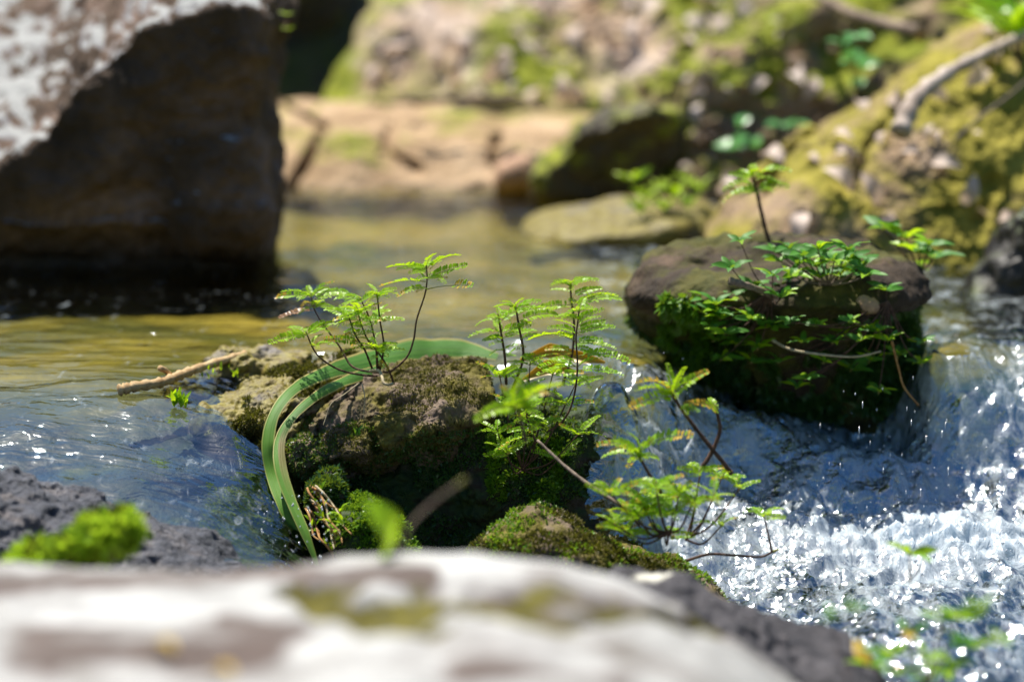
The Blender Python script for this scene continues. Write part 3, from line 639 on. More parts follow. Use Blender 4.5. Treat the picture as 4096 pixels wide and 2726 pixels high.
def leaf_mesh(seed, rx=.16, tip=1.0, fold=.25, drop=.2):
    rs = np.random.RandomState(seed); n = 9; V = []
    for s in np.linspace(0, 1, n):
        w = rx * (math.sin(math.pi * s ** .75) ** .8 if 0 < s < 1 else 0) + .006
        z = drop * (s - s * s) * 2 - .1 * drop
        for o in (-1, 0, 1): V.append((s, o * w, z + abs(o) * w * fold + .02 * math.sin(9 * s + o + seed)))
    return mesh_np('leaf', V, grid_quads(n, 3))
LM = {}
for nm, mt, kw in (('leaf', 'leaf', {}), ('round', 'leaf_blue', dict(rx=.34)), ('narrow', 'leaf', dict(rx=.09, drop=.3)), ('bright', 'frond', dict(rx=.13)), ('tuft', 'moss_lime', dict(rx=.10)), ('yel', 'yellow', dict(rx=.2)), ('dead', 'dead', dict(rx=.24, fold=.5, drop=.5))):
    LM[nm] = []
    for i in range(3):
        me = leaf_mesh(i + 3, **kw); me.materials.append(M[mt])
        me.polygons.foreach_set('use_smooth', np.ones(len(me.polygons), bool)); LM[nm].append(me)

RS = random.Random(5)
def orient(d, roll=0.0):
    x = Vector(d).normalized(); z = Vector((RS.uniform(-.3, .3), RS.uniform(-.95, .0), 1.0)).normalized(); z = z - x * z.dot(x)
    if z.length < .15: z = Vector((0, -1, 0)) - x * (-x.y)
    z.normalize(); y = z.cross(x); m = Matrix((x, y, z)).transposed()
    return m @ Matrix.Rotation(roll, 3, 'X')
def put(name, me, parent, base, a, b, roll=None, wscale=1.0):
    o = bpy.data.objects.new(name, me); COL.objects.link(o); o.parent = parent
    d = b - a; L = d.length
    m = orient(d, RS.uniform(-.5, .5) if roll is None else roll)
    o.matrix_local = Matrix.Translation(a - base) @ m.to_4x4() @ Matrix.Diagonal((L, L * wscale, L * wscale, 1))
    return o
def empty(name, loc, label, cat, group=None):
    o = bpy.data.objects.new(name, None); COL.objects.link(o); o.location = loc; o.empty_display_size = .02
    return tag(o, label, cat, group)
def stem_mesh(root, base, pts, r0, r1, mat, name='stem', knob=0.0, bud=True):
    sp = smooth_path(pts, 7); n = len(sp); rad = np.linspace(r0, r1, n)
    if knob: rad = rad * (1 + knob * np.abs(np.sin(np.arange(n) * 1.9)))
    v, q, t = tube_np(sp, rad, 7)
    o = link(name, mesh_np(name, v - np.array(base), q, t), M[mat], parent=root)
    if bud:
        tp = np.array(sp[-1]); tg = sp[-1] - sp[-2]; tg = tg / np.linalg.norm(tg)
        v, q, t = tube_np([tp - tg * r1, tp + tg * r1 * 2, tp + tg * r1 * 5, tp + tg * r1 * 8], np.array([.9, 1.5, 1.2, .3]) * r1, 6)
        link('bud', mesh_np('bud', v - np.array(base), q, t), M['rachis'], parent=o)
    return o
def fkind(c): return {'g': 'g', 'p': 'part', 'y': 'yellow', 't': 'tip', 'd': 'dry'}[c]
def plant(name, label, cat, Y, stems, sc, org, group=None, r=.0011, wscale=1.0, dys=.05, mat='stem', extra=7):
    """stems: (path, fronds); coordinates in an enlarged crop of the photo (scale sc, origin org)"""
    Z = lambda u, v, y: P(org[0] + u / sc, org[1] + v / sc, y)
    p0 = stems[0][0][0]; base = Z(p0[0], p0[1], Y)
    root = empty(name, base, label, cat, group)
    for k, (path, fr) in enumerate(stems):
        off = RS.uniform(-dys, dys) if k else 0
        n = len(path)
        pts = [Z(u, v, Y + off * (i / (n - 1)) ** .8) for i, (u, v) in enumerate(path)]
        s = stem_mesh(root, base, pts, r, r * .6, mat, knob=.25)
        for f in fr:
            (a, b, c, d), kd = f[:4], (f[4] if len(f) > 4 else ('g' if RS.random() < .9 else 'p'))
            # start depth: nearest stem point
            i = min(range(n), key=lambda i: (path[i][0] - a) ** 2 + (path[i][1] - b) ** 2)
            y0 = pts[i].y; A = Z(a, b, y0)
            L = math.hypot(c - a, d - b) / sc
            ln = max(L, 95)
            dy = math.sqrt(max(0, (ln * RS.uniform(1.0, 1.25)) ** 2 - L * L)) * K * Y * RS.choice((-1, 1, -1))
            B = Z(c, d, y0 + dy)
            put('frond', RS.choice(FM[fkind(kd)]), root, base, A, B, wscale=wscale)
        for j in range(extra if len(fr) > 3 else 0):      # fronds that point towards or away from the camera
            i = n - 1 - (j % 2) * (n > 3); u, v = path[i]; az = RS.uniform(-.9, .9) + (math.pi / 2) * RS.choice((-1, -1, 1))
            A = pts[i]; B = A + Vector((math.cos(az), math.sin(az), RS.uniform(-.1, .35))) * RS.uniform(90, 140) * K * Y
            put('frond', RS.choice(FM['g']), root, base, A, B, wscale=wscale)
    return root

plant('feathery_shrub', 'bright green feathery shrub with several thin stems on top of the centre rock', 'shrub', 2.80, [
  ([(1040, 1055), (1110, 1045), (1230, 940), (1285, 800), (1310, 640), (1375, 440), (1390, 320), (1385, 235)],
   [(1385, 240, 1460, 130), (1390, 245, 1520, 150), (1410, 250, 1660, 140), (1405, 315, 1710, 215), (1395, 335, 1555, 320), (1380, 245, 1070, 238), (1375, 235, 1230, 210), (1380, 275, 1145, 258), (1380, 290, 1280, 265), (1380, 345, 1015, 388), (1378, 385, 1150, 465, 'p'), (1385, 400, 1310, 432), (1390, 405, 1755, 375, 't')]),
  ([(1015, 1060), (870, 1040), (790, 1000), (740, 920), (700, 850), (640, 770), (560, 660), (500, 550), (480, 465)],
   [(480, 470, 205, 472), (478, 460, 237, 430), (478, 455, 455, 378), (485, 455, 665, 350), (490, 460, 625, 400), (492, 490, 770, 428), (500, 525, 775, 455), (492, 525, 400, 545, 'y'), (500, 572, 225, 630, 'd')]),
  ([(1000, 1088), (880, 1078), (740, 1050), (630, 1000), (540, 930), (490, 860), (450, 765)],
   [(450, 765, 140, 832), (448, 755, 300, 708), (455, 755, 590, 655), (458, 750, 660, 665), (460, 745, 625, 748)]),
  ([(1130, 1150), (1090, 1040), (1020, 920), (930, 810), (880, 700), (850, 595)],
   [(850, 600, 650, 575), (848, 595, 720, 548), (855, 595, 1045, 515), (855, 590, 990, 560), (862, 620, 970, 680), (865, 650, 655, 695), (855, 620, 650, 650, 'p'), (870, 660, 1070, 655), (860, 610, 800, 520)]),
  ([(960, 1030), (900, 880), (830, 770), (780, 635)],
   [(785, 650, 690, 705), (782, 640, 740, 690), (800, 700, 860, 680), (820, 750, 700, 815, 'y'), (850, 810, 800, 875, 'y'), (840, 790, 940, 810), (850, 820, 580, 795, 'p'), (830, 760, 750, 745)]),
  ([(1000, 1040), (985, 840), (940, 640), (875, 495)],
   [(875, 490, 660, 490), (878, 488, 740, 455), (880, 490, 1000, 440), (875, 500, 720, 550), (890, 540, 980, 530), (950, 690, 1215, 645), (980, 800, 1080, 745)]),
  ([(1020, 1040), (1050, 850), (1020, 650), (1000, 465)],
   [(1000, 462, 1155, 405), (1000, 468, 1100, 475), (998, 465, 910, 440), (1000, 470, 930, 500), (1005, 500, 1090, 440)]),
  ([(1015, 1050), (1000, 960), (1000, 870)],
   [(1000, 885, 725, 915), (1005, 885, 1170, 835), (1005, 910, 1220, 885), (1000, 930, 940, 965), (1002, 880, 870, 875), (1003, 875, 1060, 860), (1010, 970, 1090, 1040, 'y')]),
 ], 1.963, (1000, 950), r=.0012)
plant('feathery_shrub', 'tall dark green feathery shrub beside the right end of the centre rock', 'shrub', 2.74, [
  ([(720, 1245), (820, 1180), (890, 1070), (930, 900), (940, 740), (930, 560), (945, 420), (952, 360)],
   [(950, 370, 930, 350), (948, 430, 850, 400), (948, 425, 1050, 370), (945, 450, 1140, 345), (942, 470, 1115, 400), (940, 490, 1150, 430), (935, 520, 1220, 480), (935, 520, 715, 485), (940, 480, 760, 425), (930, 580, 570, 575), (930, 555, 760, 525), (932, 590, 1225, 640), (932, 580, 1130, 570), (935, 620, 1100, 680), (938, 690, 1330, 740), (940, 770, 1130, 715), (938, 770, 650, 780), (938, 740, 720, 720), (938, 790, 1280, 835), (935, 840, 1040, 935), (935, 840, 840, 885), (935, 765, 640, 830)])],
  1.8445, (1800, 1050), r=.0012)
plant('feathery_shrub', 'slim feathery shrub with an open crown, behind the tallest one right of the centre rock', 'shrub', 2.86, [
  ([(830, 900), (870, 780), (905, 650), (915, 450), (895, 280), (890, 175)],
   [(890, 180, 740, 165), (890, 170, 835, 140), (892, 170, 980, 110), (895, 185, 1100, 130), (895, 225, 740, 205), (900, 240, 1125, 190), (905, 330, 1240, 250), (905, 340, 1265, 275), (898, 310, 620, 350), (900, 330, 740, 360), (912, 420, 790, 400), (912, 500, 1100, 480), (905, 640, 700, 640, 'p'), (905, 640, 1100, 600, 'p'), (900, 660, 780, 700, 'y')])],
  1.8445, (1800, 1050), r=.0016)
plant('feathery_shrub', 'short feathery shrub with a yellow green crown touching the end of the centre rock', 'shrub', 2.80, [
  ([(415, 900), (405, 700), (380, 540), (360, 415)],
   [(360, 430, 190, 470), (358, 418, 285, 400), (362, 418, 440, 365), (365, 440, 590, 355), (378, 510, 135, 555), (385, 560, 640, 505), (390, 590, 285, 620), (392, 640, 560, 625, 'p'), (378, 500, 600, 470), (385, 570, 300, 560), (400, 650, 290, 690), (402, 700, 480, 690)]),
  ([(460, 940), (540, 700), (510, 480), (485, 335)],
   [(485, 340, 320, 330), (483, 338, 370, 290), (487, 338, 545, 270), (488, 345, 675, 290), (497, 390, 745, 340), (505, 430, 800, 395), (510, 490, 620, 460), (512, 520, 360, 520), (520, 560, 680, 540), (535, 680, 640, 740), (530, 640, 440, 680), (535, 700, 680, 690, 'p')])],
  1.8445, (1800, 1050), r=.0016)
plant('feathery_shrub', 'blurred yellow green feathery plant leaning in front of the dark underside', 'shrub', 2.42, [
  ([(560, 1330), (530, 1200), (500, 1070)],
   [(500, 1070, 175, 1170), (498, 1065, 370, 910), (500, 1060, 560, 820), (503, 1065, 830, 900), (500, 1075, 380, 1110), (500, 1070, 450, 960), (500, 1068, 250, 1090), (500, 1065, 640, 900), (500, 1062, 470, 850), (502, 1066, 720, 960)])],
  1.8445, (1800, 1050), r=.0017, wscale=1.35)
plant('feathery_shrub', 'small low feathery plant hanging under the blurred yellow green one', 'shrub', 2.70, [
  ([(640, 1330), (600, 1240), (555, 1100)],
   [(560, 1100, 765, 1010), (562, 1110, 690, 1135), (570, 1140, 720, 1190), (580, 1180, 600, 1270), (575, 1160, 470, 1180), (590, 1220, 420, 1250), (600, 1240, 500, 1310), (620, 1290, 360, 1380, 'p'), (610, 1260, 320, 1410)])],
  1.8445, (1800, 1050), r=.0012)
plant('feathery_shrub', 'feathery sprig with yellow tipped fronds leaning over the dark gap', 'shrub', 2.58, [
  ([(2080, 1560), (2020, 1480), (1850, 1270), (1700, 1070), (1640, 970)],
   [(1645, 975, 1600, 740), (1640, 970, 1560, 880, 'p'), (1645, 980, 1370, 890, 'y'), (1645, 985, 1360, 950), (1645, 990, 1330, 1075, 'p'), (1645, 975, 1910, 800, 'p'), (1645, 970, 1740, 770), (1642, 970, 1790, 880)]),
  ([(1860, 1510), (1930, 1400), (1990, 1250), (1980, 1150), (1972, 1110)],
   [(1972, 1112, 1720, 1045, 'y'), (1972, 1110, 1910, 1000), (1975, 1112, 1850, 1040, 'p')])],
  1.8445, (1800, 1050), r=.0024, wscale=1.2)
plant('feathery_shrub', 'feathery sprig with a yellow left tip above the low bush', 'shrub', 2.56, [
  ([(1560, 1700), (1470, 1560), (1390, 1420)],
   [(1390, 1400, 1200, 1290), (1388, 1405, 1080, 1350, 'p'), (1388, 1410, 1180, 1395, 'y'), (1390, 1430, 1120, 1440), (1392, 1400, 1500, 1290), (1392, 1400, 1800, 1280, 'p'), (1395, 1430, 1540, 1450), (1393, 1440, 1310, 1520), (1391, 1400, 1300, 1250)])],
  1.8445, (1800, 1050), r=.002, wscale=1.2)

def rosettes(name, label, cat, root_px, Y, heads, group=None, kinds='ggp', ln=(90, 150), nf=(4, 7), r=.0014, mat='stem', leaf=None, dys=.04, wscale=1.25, sag=40, up=.25):
    base = P(*root_px, Y); root = empty(name, base, label, cat, group)
    for h in heads:
        (hx, hy) = h[:2]; st = h[2] if len(h) > 2 else root_px
        y = Y + RS.uniform(-dys, dys)
        a = P(st[0], st[1], Y); b = P(hx, hy, y)
        m = P((st[0] + hx) / 2, (st[1] + hy) / 2 + sag, (Y + y) / 2)
        s = stem_mesh(root, base, [a, m, b], r, r * .6, mat)
        n = RS.randint(*nf); a0 = RS.uniform(0, 6.3)
        for i in range(n):
            az = a0 + i * 6.283 / n + RS.uniform(-.3, .3); el = RS.uniform(-.15, .45) + up * .5
            L = RS.uniform(*ln) * K * Y
            d = Vector((math.cos(az) * math.cos(el), math.sin(az) * math.cos(el), math.sin(el)))
            if leaf: put('leaf', RS.choice(LM[leaf if isinstance(leaf, str) else RS.choice(leaf)]), root, base, b, b + d * L, wscale=1)
            else: put('frond', RS.choice(FM[fkind(RS.choice(kinds))]), root, base, b, b + d * L, wscale=wscale)
    return root
rosettes('feathery_shrub', 'dense low feathery foliage filling the gap right of the centre rock', 'shrub', (2090, 1880), 2.76,
   [(2000, 1510), (2110, 1560), (2210, 1500), (2260, 1620), (2060, 1640), (2160, 1700), (1990, 1730), (2310, 1740), (2240, 1830), (2030, 1820), (2120, 1460), (2300, 1540)], kinds='ggggp', ln=(85, 140), nf=(5, 8), wscale=1.0, r=.0011)
def z8(u, v): return (2200 + u / 1.96, 1600 + v / 1.96)
rosettes('leafy_bush', 'spreading low bush of feathery fronds hanging over the rapids below the small mossy rock', 'bush', z8(930, 1040), 2.52,
   [z8(480, 740), z8(830, 690), z8(1010, 730), z8(730, 830), z8(620, 900), z8(500, 970), z8(690, 930), z8(1120, 800), z8(860, 770), z8(780, 880), z8(960, 900), z8(580, 1050), z8(900, 1070)],
   kinds='gggp', ln=(85, 135), nf=(6, 9))
rosettes('leafy_bush', 'thin branched feathery bush reaching right over the white water', 'bush', z8(1060, 1090), 2.55,
   [z8(1180, 560), z8(1340, 620), z8(1480, 700), z8(1280, 760), z8(1330, 1000), z8(1140, 830)], kinds='gggp', ln=(80, 125), dys=.06)
rosettes('trailing_sprig', 'single leafy sprig on a long bare twig trailing over the rapids', 'sprig', z8(1070, 1255), 2.58,
   [(*z8(1680, 920), z8(1740, 1190))], kinds='g', ln=(85, 120), sag=-5)
rr = bpy.data.objects['trailing_sprig']
stem_mesh(rr, rr.location, [P(*z8(1070, 1255), 2.58), P(*z8(1250, 1205), 2.57), P(*z8(1450, 1215), 2.57), P(*z8(1650, 1225), 2.58), P(*z8(1740, 1190), 2.58)], .0018, .0012, 'stem')
def stick(name, label, cat, pts, r0, r1, mat, group=None, knob=.2):
    b = Vector(pts[0]); sp = smooth_path(pts, 8); n = len(sp)
    rad = np.linspace(r0, r1, n) * (1 + knob * np.array([math.sin(i * 2.3) * math.sin(i * .7) for i in range(n)]))
    v, q, t = tube_np(sp, rad, 9)
    return tag(link(name, mesh_np(name, v - np.array(b), q, t), M[mat], loc=b), label, cat, group)
stick('fallen_branch', 'bare grey brown branch slanting down through the low bush', 'branch', [P(2150, 1760, 2.66), P(2280, 1880, 2.62), P(2420, 1980, 2.58), P(2560, 2060, 2.55)], .0016, .0028, 'stem_pale')
rosettes('leafy_sprig', 'bright leafy sprig standing alone before the white splash', 'sprig', (3640, 2330), 2.35, [(3640, 2215)], leaf='bright', ln=(100, 150), nf=(5, 6), sag=0)
rosettes('leafy_sprig', 'blurred tall leafy sprig in the bottom right corner over the stream', 'sprig', (3690, 2760), 2.05,
   [(3560, 2620), (3640, 2530), (3760, 2480), (3830, 2470, ), (3880, 2590), (3560, 2690), (3700, 2640), (3720, 2720), (3800, 2680), (3480, 2660)], leaf=['bright', 'leaf', 'bright', 'leaf', 'bright', 'leaf', 'bright', 'leaf', 'bright', 'yel'], ln=(90, 160), nf=(3, 5))
rosettes('leafy_sprig', 'faint blurred leafy sprig low over the stream, left of the corner one', 'sprig', (3390, 2720), 1.95, [(3330, 2470), (3420, 2440)], leaf='leaf', ln=(60, 100), nf=(3, 4), r=.0008)
rosettes('leafy_sprig', 'single blurred leafy sprig at the right edge of the stream', 'sprig', (3960, 2780), 2.0, [(4000, 2560), (3920, 2430)], leaf='bright', ln=(70, 110), nf=(3, 4), r=.0008)

# plants on the dark undercut boulder
def z7(u, v): return (2400 + u / 1.389, 900 + v / 1.389)
rosettes('leafy_bush', 'dense green leafy bush crowning the dark undercut boulder', 'bush', z7(1270, 330), 2.96,
   [z7(1050, 130), z7(1000, 200), z7(1100, 220), z7(1200, 230), z7(1300, 200), z7(1400, 190), z7(1330, 280), z7(1220, 290), z7(1420, 260), z7(1130, 170), z7(1060, 280), z7(1460, 220), z7(1210, 130), z7(1380, 140), z7(980, 150), z7(1160, 300), z7(1250, 180), z7(1350, 230), z7(1000, 330), z7(1480, 280)],
   leaf=['leaf', 'bright', 'leaf'], ln=(60, 110), nf=(6, 9), sag=10, mat='stem_pale')
rosettes('leafy_bush', 'trailing leafy plant hanging over the left face of the dark undercut boulder', 'bush', z7(950, 370), 2.94,
   [z7(730, 240), z7(780, 90), z7(960, 280), z7(860, 350), z7(1000, 400), z7(700, 420), z7(640, 440), z7(680, 520), z7(620, 520), z7(840, 520), z7(960, 570), z7(900, 560), z7(640, 640), z7(680, 740), z7(600, 420), z7(650, 480), z7(700, 600), z7(620, 580), z7(760, 660), z7(560, 480), z7(880, 680)],
   leaf=['leaf', 'bright', 'leaf', 'leaf'], ln=(55, 100), nf=(6, 9), sag=40, r=.001)
rosettes('leafy_bush', 'sparse trailing plant hanging down the right face of the dark undercut boulder', 'bush', z7(1600, 420), 2.94,
   [z7(1590, 360), z7(1540, 590), z7(1480, 580), z7(1300, 650), z7(1130, 650), z7(1390, 540), z7(1600, 640), z7(1790, 650), z7(1780, 770), z7(1550, 920), z7(1100, 900), z7(1350, 600), z7(1200, 560), z7(1050, 540), z7(1450, 640), z7(1250, 760), z7(1000, 760), z7(1400, 800), z7(850, 760), z7(1650, 720), z7(1500, 750), z7(1150, 850)],
   leaf=['leaf', 'leaf', 'bright'], ln=(55, 95), nf=(5, 8), sag=50, r=.001)
rosettes('leafy_sprig', 'leafy sprig rising behind the right shoulder of the dark undercut boulder', 'sprig', z7(1780, 260), 3.1,
   [z7(1580, 20), z7(1700, 70), z7(1770, 150), z7(1830, 110), z7(1700, 250), z7(1850, 180)], leaf=['bright', 'leaf'], ln=(80, 140), nf=(4, 6), sag=10)
plant('seedling', 'palm like seedling on a bare stem above the dark undercut boulder', 'seedling', 3.15, [
   ([(795, 1320), (750, 1250), (715, 1120), (690, 1010), (665, 920)],
    [(665, 930, 540, 910), (665, 925, 720, 900), (670, 940, 870, 900), (680, 970, 510, 1000), (685, 1000, 510, 1070), (672, 950, 800, 960), (690, 990, 860, 980), (667, 930, 600, 890)])], 1.3064, (2500, 0), r=.0028, wscale=1.35)
rs_ = np.random.RandomState(3)
stick('hanging_root', 'thin pale root arching across the face of the dark undercut boulder', 'root', [P(*z7(960, 640), 2.93), P(*z7(1060, 690), 2.91), P(*z7(1250, 720), 2.90), P(*z7(1420, 730), 2.91), P(*z7(1560, 700), 2.92)], .0018, .0012, 'root_pale')
stick('hanging_root', 'thin brown root dangling from the right corner of the dark undercut boulder', 'root', [P(*z7(1620, 640), 2.92), P(*z7(1660, 800), 2.92), P(*z7(1690, 900), 2.92), P(*z7(1770, 1000), 2.92)], .0016, .001, 'root')
stick('broken_branch', 'short pale broken branch at the top left of the dark undercut boulder', 'branch', [P(*z7(720, 310), 2.9), P(*z7(830, 340), 2.91), P(*z7(940, 390), 2.94), P(*z7(920, 470), 2.95)], .005, .0025, 'stem_pale')
rock('stone', 'pinkish stone caught in the plants on the dark undercut boulder', 'stone', 'pebble', [z7(1420, 420), z7(1450, 395), z7(1520, 395), z7(1560, 440), z7(1550, 490), z7(1480, 500), z7(1430, 470)], 2.95, .02, .03, e=.8, noise=((20, .004),), n=(60, 30))

# bank plants
rosettes('grassy_clump', 'yellow green grassy clump growing on the low tan rock in the pool', 'plant', (2680, 860), 4.0,
   [(2530, 720), (2580, 790), (2640, 760), (2700, 780), (2760, 740), (2560, 850), (2660, 840), (2750, 830), (2800, 760)], leaf=['tuft', 'bright', 'tuft'], ln=(55, 100), nf=(6, 9), sag=0, up=.9)
rosettes('seedling', 'bluish round leaved seedling on the upper right bank', 'seedling', (3440, 420), 4.1, [(3410, 150), (3400, 230), (3440, 260), (3430, 350), (3370, 180)], leaf='round', ln=(70, 105), nf=(2, 3), sag=0)
rosettes('seedling', 'pale broad leaved seedling on the face of the mossy ridge', 'seedling', (3020, 580), 4.2, [(2970, 500), (3150, 510), (2950, 590), (3020, 590)], leaf='round', ln=(80, 120), nf=(2, 3), sag=0)
rosettes('strappy_plant', 'bright green strap leaved plant at the top right corner of the bank', 'plant', (4080, 260), 3.95, [(4050, 140), (4090, 120)], leaf='bright', ln=(200, 300), nf=(9, 12), sag=0, r=.004, up=.8)
rosettes('grassy_clump', 'small yellow green clump hanging at the corner of the huge boulder', 'plant', (1140, 120), 3.68, [(1150, 120), (1148, 60)], leaf='tuft', ln=(25, 40), nf=(5, 7), sag=0, r=.001)
stick('fallen_branch', 'pale weathered branch lying down the mossy bank from the strap leaved plant', 'branch', [P(4120, 130, 3.92), P(3950, 210, 3.85), P(3780, 300, 3.78), P(3660, 400, 3.72), P(3600, 530, 3.68)], .007, .016, 'branch', knob=.3)
stick('fallen_branch', 'dark grey branch lying along the top of the bank', 'branch', [P(3260, -20, 4.5), P(3400, 50, 4.3), P(3520, 90, 4.2), P(3680, 130, 4.1)], .008, .012, 'branch_dark')
stick('fallen_branch', 'thin dark root running along the foot of the upper slab', 'branch', [P(1640, 400, 4.75), P(1900, 390, 4.74), P(2100, 395, 4.74)], .008, .006, 'branch_dark')
stick('twig', 'thin bare twig lying across the mossy bank at the right edge', 'twig', [P(3820, 560, 3.72), P(3920, 470, 3.74), P(4040, 380, 3.78), P(4120, 310, 3.8)], .003, .002, 'stem_pale')
def scatter_leaves():
    dg = bpy.context.evaluated_depsgraph_get(); rnd = random.Random(9)
    k = 0; tries = 0
    zones = [(1500, 0, 2900, 420, 60, 'pale dry leaf fallen on the sunlit mossy slab of the far bank', 'dry leaves on the far bank'),
             (2700, 80, 4050, 900, 60, 'pale dry leaf fallen on the mossy bank at the right', 'dry leaves on the right bank')]
    for x0, y0, x1, y1, n, lab, grp in zones:
        c = 0
        while c < n and tries < 4000:
            tries += 1
            px, py = rnd.uniform(x0, x1), rnd.uniform(y0, y1)
            o = cam.location; d = (P(px, py, 4) - o).normalized()
            hit, loc, nr, _, ob, _ = SC.ray_cast(dg, o, d)
            if not hit or ob.name not in ('mossy_slab', 'mossy_ridge', 'mossy_bank', 'tan_ledge'): continue
            L = rnd.uniform(.018, .075) * (loc.y / 4.5)
            q = bpy.data.objects.new('fallen_leaf', rnd.choice(LM['dead'])); COL.objects.link(q)
            tv = Vector((rnd.uniform(-1, 1), rnd.uniform(-1, 1), rnd.uniform(-1, 1))); tv = (tv - nr * tv.dot(nr)).normalized()
            m = Matrix((tv, nr.cross(tv), nr)).transposed() @ Matrix.Rotation(rnd.uniform(-.4, .4), 3, 'X')
            q.matrix_world = Matrix.Translation(loc + nr * .006) @ m.to_4x4() @ Matrix.Diagonal((L, L, L, 1))
            tag(q, lab, 'leaf', grp); c += 1
bpy.context.view_layer.update(); scatter_leaves()

# ---- strap leaves bent round the centre rock
def ribbon(name, label, pts, widths, mats, seed=0, fold=.18, cat='leaf'):
    """pts: (px, py, Y, dx, dy, dz): the last three point from one margin to the other"""
    c = smooth_path([tuple(P(*p[:3])) for p in pts], 10); n = len(c)
    ww = np.interp(np.linspace(0, 1, n), np.linspace(0, 1, len(widths)), widths)
    ww = ww * (1 + .10 * fbm(c, 30, 3, seed=seed + 61))
    sd = smooth_path([Vector(p[3:6]).normalized() for p in pts], 10); sd /= np.linalg.norm(sd, axis=1)[:, None]
    tg = np.gradient(c, axis=0); tg /= np.linalg.norm(tg, axis=1)[:, None]
    sd = sd - tg * (sd * tg).sum(1)[:, None]; sd /= np.linalg.norm(sd, axis=1)[:, None]
    nr = np.cross(tg, sd); sd = sd + nr * (.35 * fbm(c, 14, 3, seed=seed + 62))[:, None]; us = np.linspace(-.5, .5, 9)
    th = .0006
    V = np.stack([np.stack([c[i] + sd[i] * ww[i] * u + nr[i] * ww[i] * fold * (abs(u) * 2) ** 1.3 * .5 + nr[i] * s for u in us], 0) for s in (0, th) for i in range(n)]).reshape(2, n, 9, 3)
    q0 = grid_quads(n, 9); k = n * 9
    q = np.concatenate([q0, q0[:, ::-1] + k])
    base = c[0]
    me = mesh_np(name, V.reshape(-1, 3) - base, q)
    attr(me, 'across', np.tile(us, 2 * n)); attr(me, 'along', np.tile(np.repeat(np.linspace(0, 1, n), 9), 2))
    return tag(link(name, me, mats, loc=base), label, cat)
def strap_mat(name, brown):
    t = NT(name)
    ac = t.n('ShaderNodeAttribute', attribute_name='across').outputs['Fac']; al = t.n('ShaderNodeAttribute', attribute_name='along').outputs['Fac']
    cx = t.n('ShaderNodeCombineXYZ'); t.l(t.math('MULTIPLY', ac, 22.0), cx.inputs[0]); t.l(t.math('MULTIPLY', al, 1.5), cx.inputs[1])
    nz = t.n('ShaderNodeTexNoise'); nz.inputs['Scale'].default_value = 1.0; t.l(cx.outputs[0], nz.inputs['Vector'])
    c = t.mix(t.ramp(nz.outputs['Fac'], [(.35, 0.0), (.65, 1.0)]), (0.035, 0.17, 0.015), (0.20, 0.42, 0.07))
    c = t.mix(t.ramp(t.math('ABSOLUTE', ac), [(.37, 0.0), (.45, 1.0)]), c, (0.58, 0.46, 0.16))
    c = t.mix(t.ramp(t.math('ABSOLUTE', ac), [(.0, 0.4), (.06, 0.0)]), c, (0.25, 0.40, 0.12))
    if brown:
        bm = t.math('MULTIPLY', t.ramp(al, [(.50, 0.0), (.58, 1.0), (.66, 1.0), (.80, 0.0)]), t.ramp(t.math('ADD', t.math('MULTIPLY', ac, brown), t.math('MULTIPLY', nz.outputs['Fac'], .3)), [(.06, 0.0), (.14, 1.0)]))
        c = t.mix(bm, c, t.mix(t.ramp(nz.outputs['Fac'], [(.4, 0.0), (.6, 1.0)]), (0.16, 0.06, 0.025), (0.62, 0.42, 0.24)))
    tr = t.n('ShaderNodeBsdfTranslucent'); t.set(tr.inputs[0], (0.30, 0.5, 0.05))
    sp = t.noise(90, 5, 0.7); c = t.mix(t.ramp(sp, [(.66, 0.0), (.72, 0.8)]), c, (0.20, 0.13, 0.04))
    c = t.mix(t.math('MULTIPLY', t.ramp(al, [(.45, 0.0), (.75, 1.0)]), 0.5), c, (0.20, 0.42, 0.03))
    return t.done(t.mixs(0.35, t.bsdf(c, 0.48, t.bump(nz.outputs['Fac'], .5, .002), spec=0.45), tr.outputs[0]))
M['strap1'] = strap_mat('strap_leaf_outer', 0); M['strap2'] = strap_mat('strap_leaf_inner', -1.0)
U = (0, .5, .87)
ribbon('strap_leaf', 'long green strap leaf, the outer one bent round the centre rock into the channel',
   [(1990, 1425, 2.97, 0, .8, .6), (1850, 1392, 2.98, 0, .8, .6), (1680, 1398, 2.96, 0, .8, .6), (1500, 1432, 2.92, -.1, .75, .6), (1330, 1480, 2.85, -.35, .6, .6), (1190, 1545, 2.79, -.7, .4, .5), (1105, 1640, 2.75, -.9, .2, .3), (1072, 1760, 2.72, -1, 0, 0), (1085, 1890, 2.70, -1, 0, -.1), (1140, 2040, 2.66, -1, 0, -.2), (1215, 2200, 2.64, -1, 0, -.3)],
   [.012, .028, .036, .030, .021, .014, .013, .015, .014, .012, .006], M['strap1'], fold=.10)
ribbon('strap_leaf', 'long green strap leaf with a brown dried patch, the inner one hugging the centre rock',
   [(1800, 1440, 2.95, 0, .8, .6), (1620, 1452, 2.94, 0, .8, .6), (1450, 1497, 2.87, -.2, .7, .6), (1300, 1560, 2.79, -.6, .4, .6), (1185, 1650, 2.74, -.8, .2, .4), (1122, 1750, 2.71, -1, 0, .1), (1120, 1860, 2.68, -1, 0, -.1), (1160, 1990, 2.65, -1, 0, -.2), (1220, 2130, 2.62, -1, 0, -.3), (1270, 2260, 2.60, -1, 0, -.3)],
   [.008, .013, .014, .012, .0105, .012, .014, .012, .010, .004], M['strap2'], fold=.16)
ribbon('dead_leaf', 'yellow curled dead leaf behind the short shrub at the end of the centre rock', [(2080, 1440, 2.90, 0, .3, .9), (2200, 1405, 2.92, 0, .3, .9), (2330, 1430, 2.9, 0, .3, .9), (2420, 1450, 2.9, 0, .3, .9)], [.004, .018, .014, .003], M['yellow'], fold=.6)
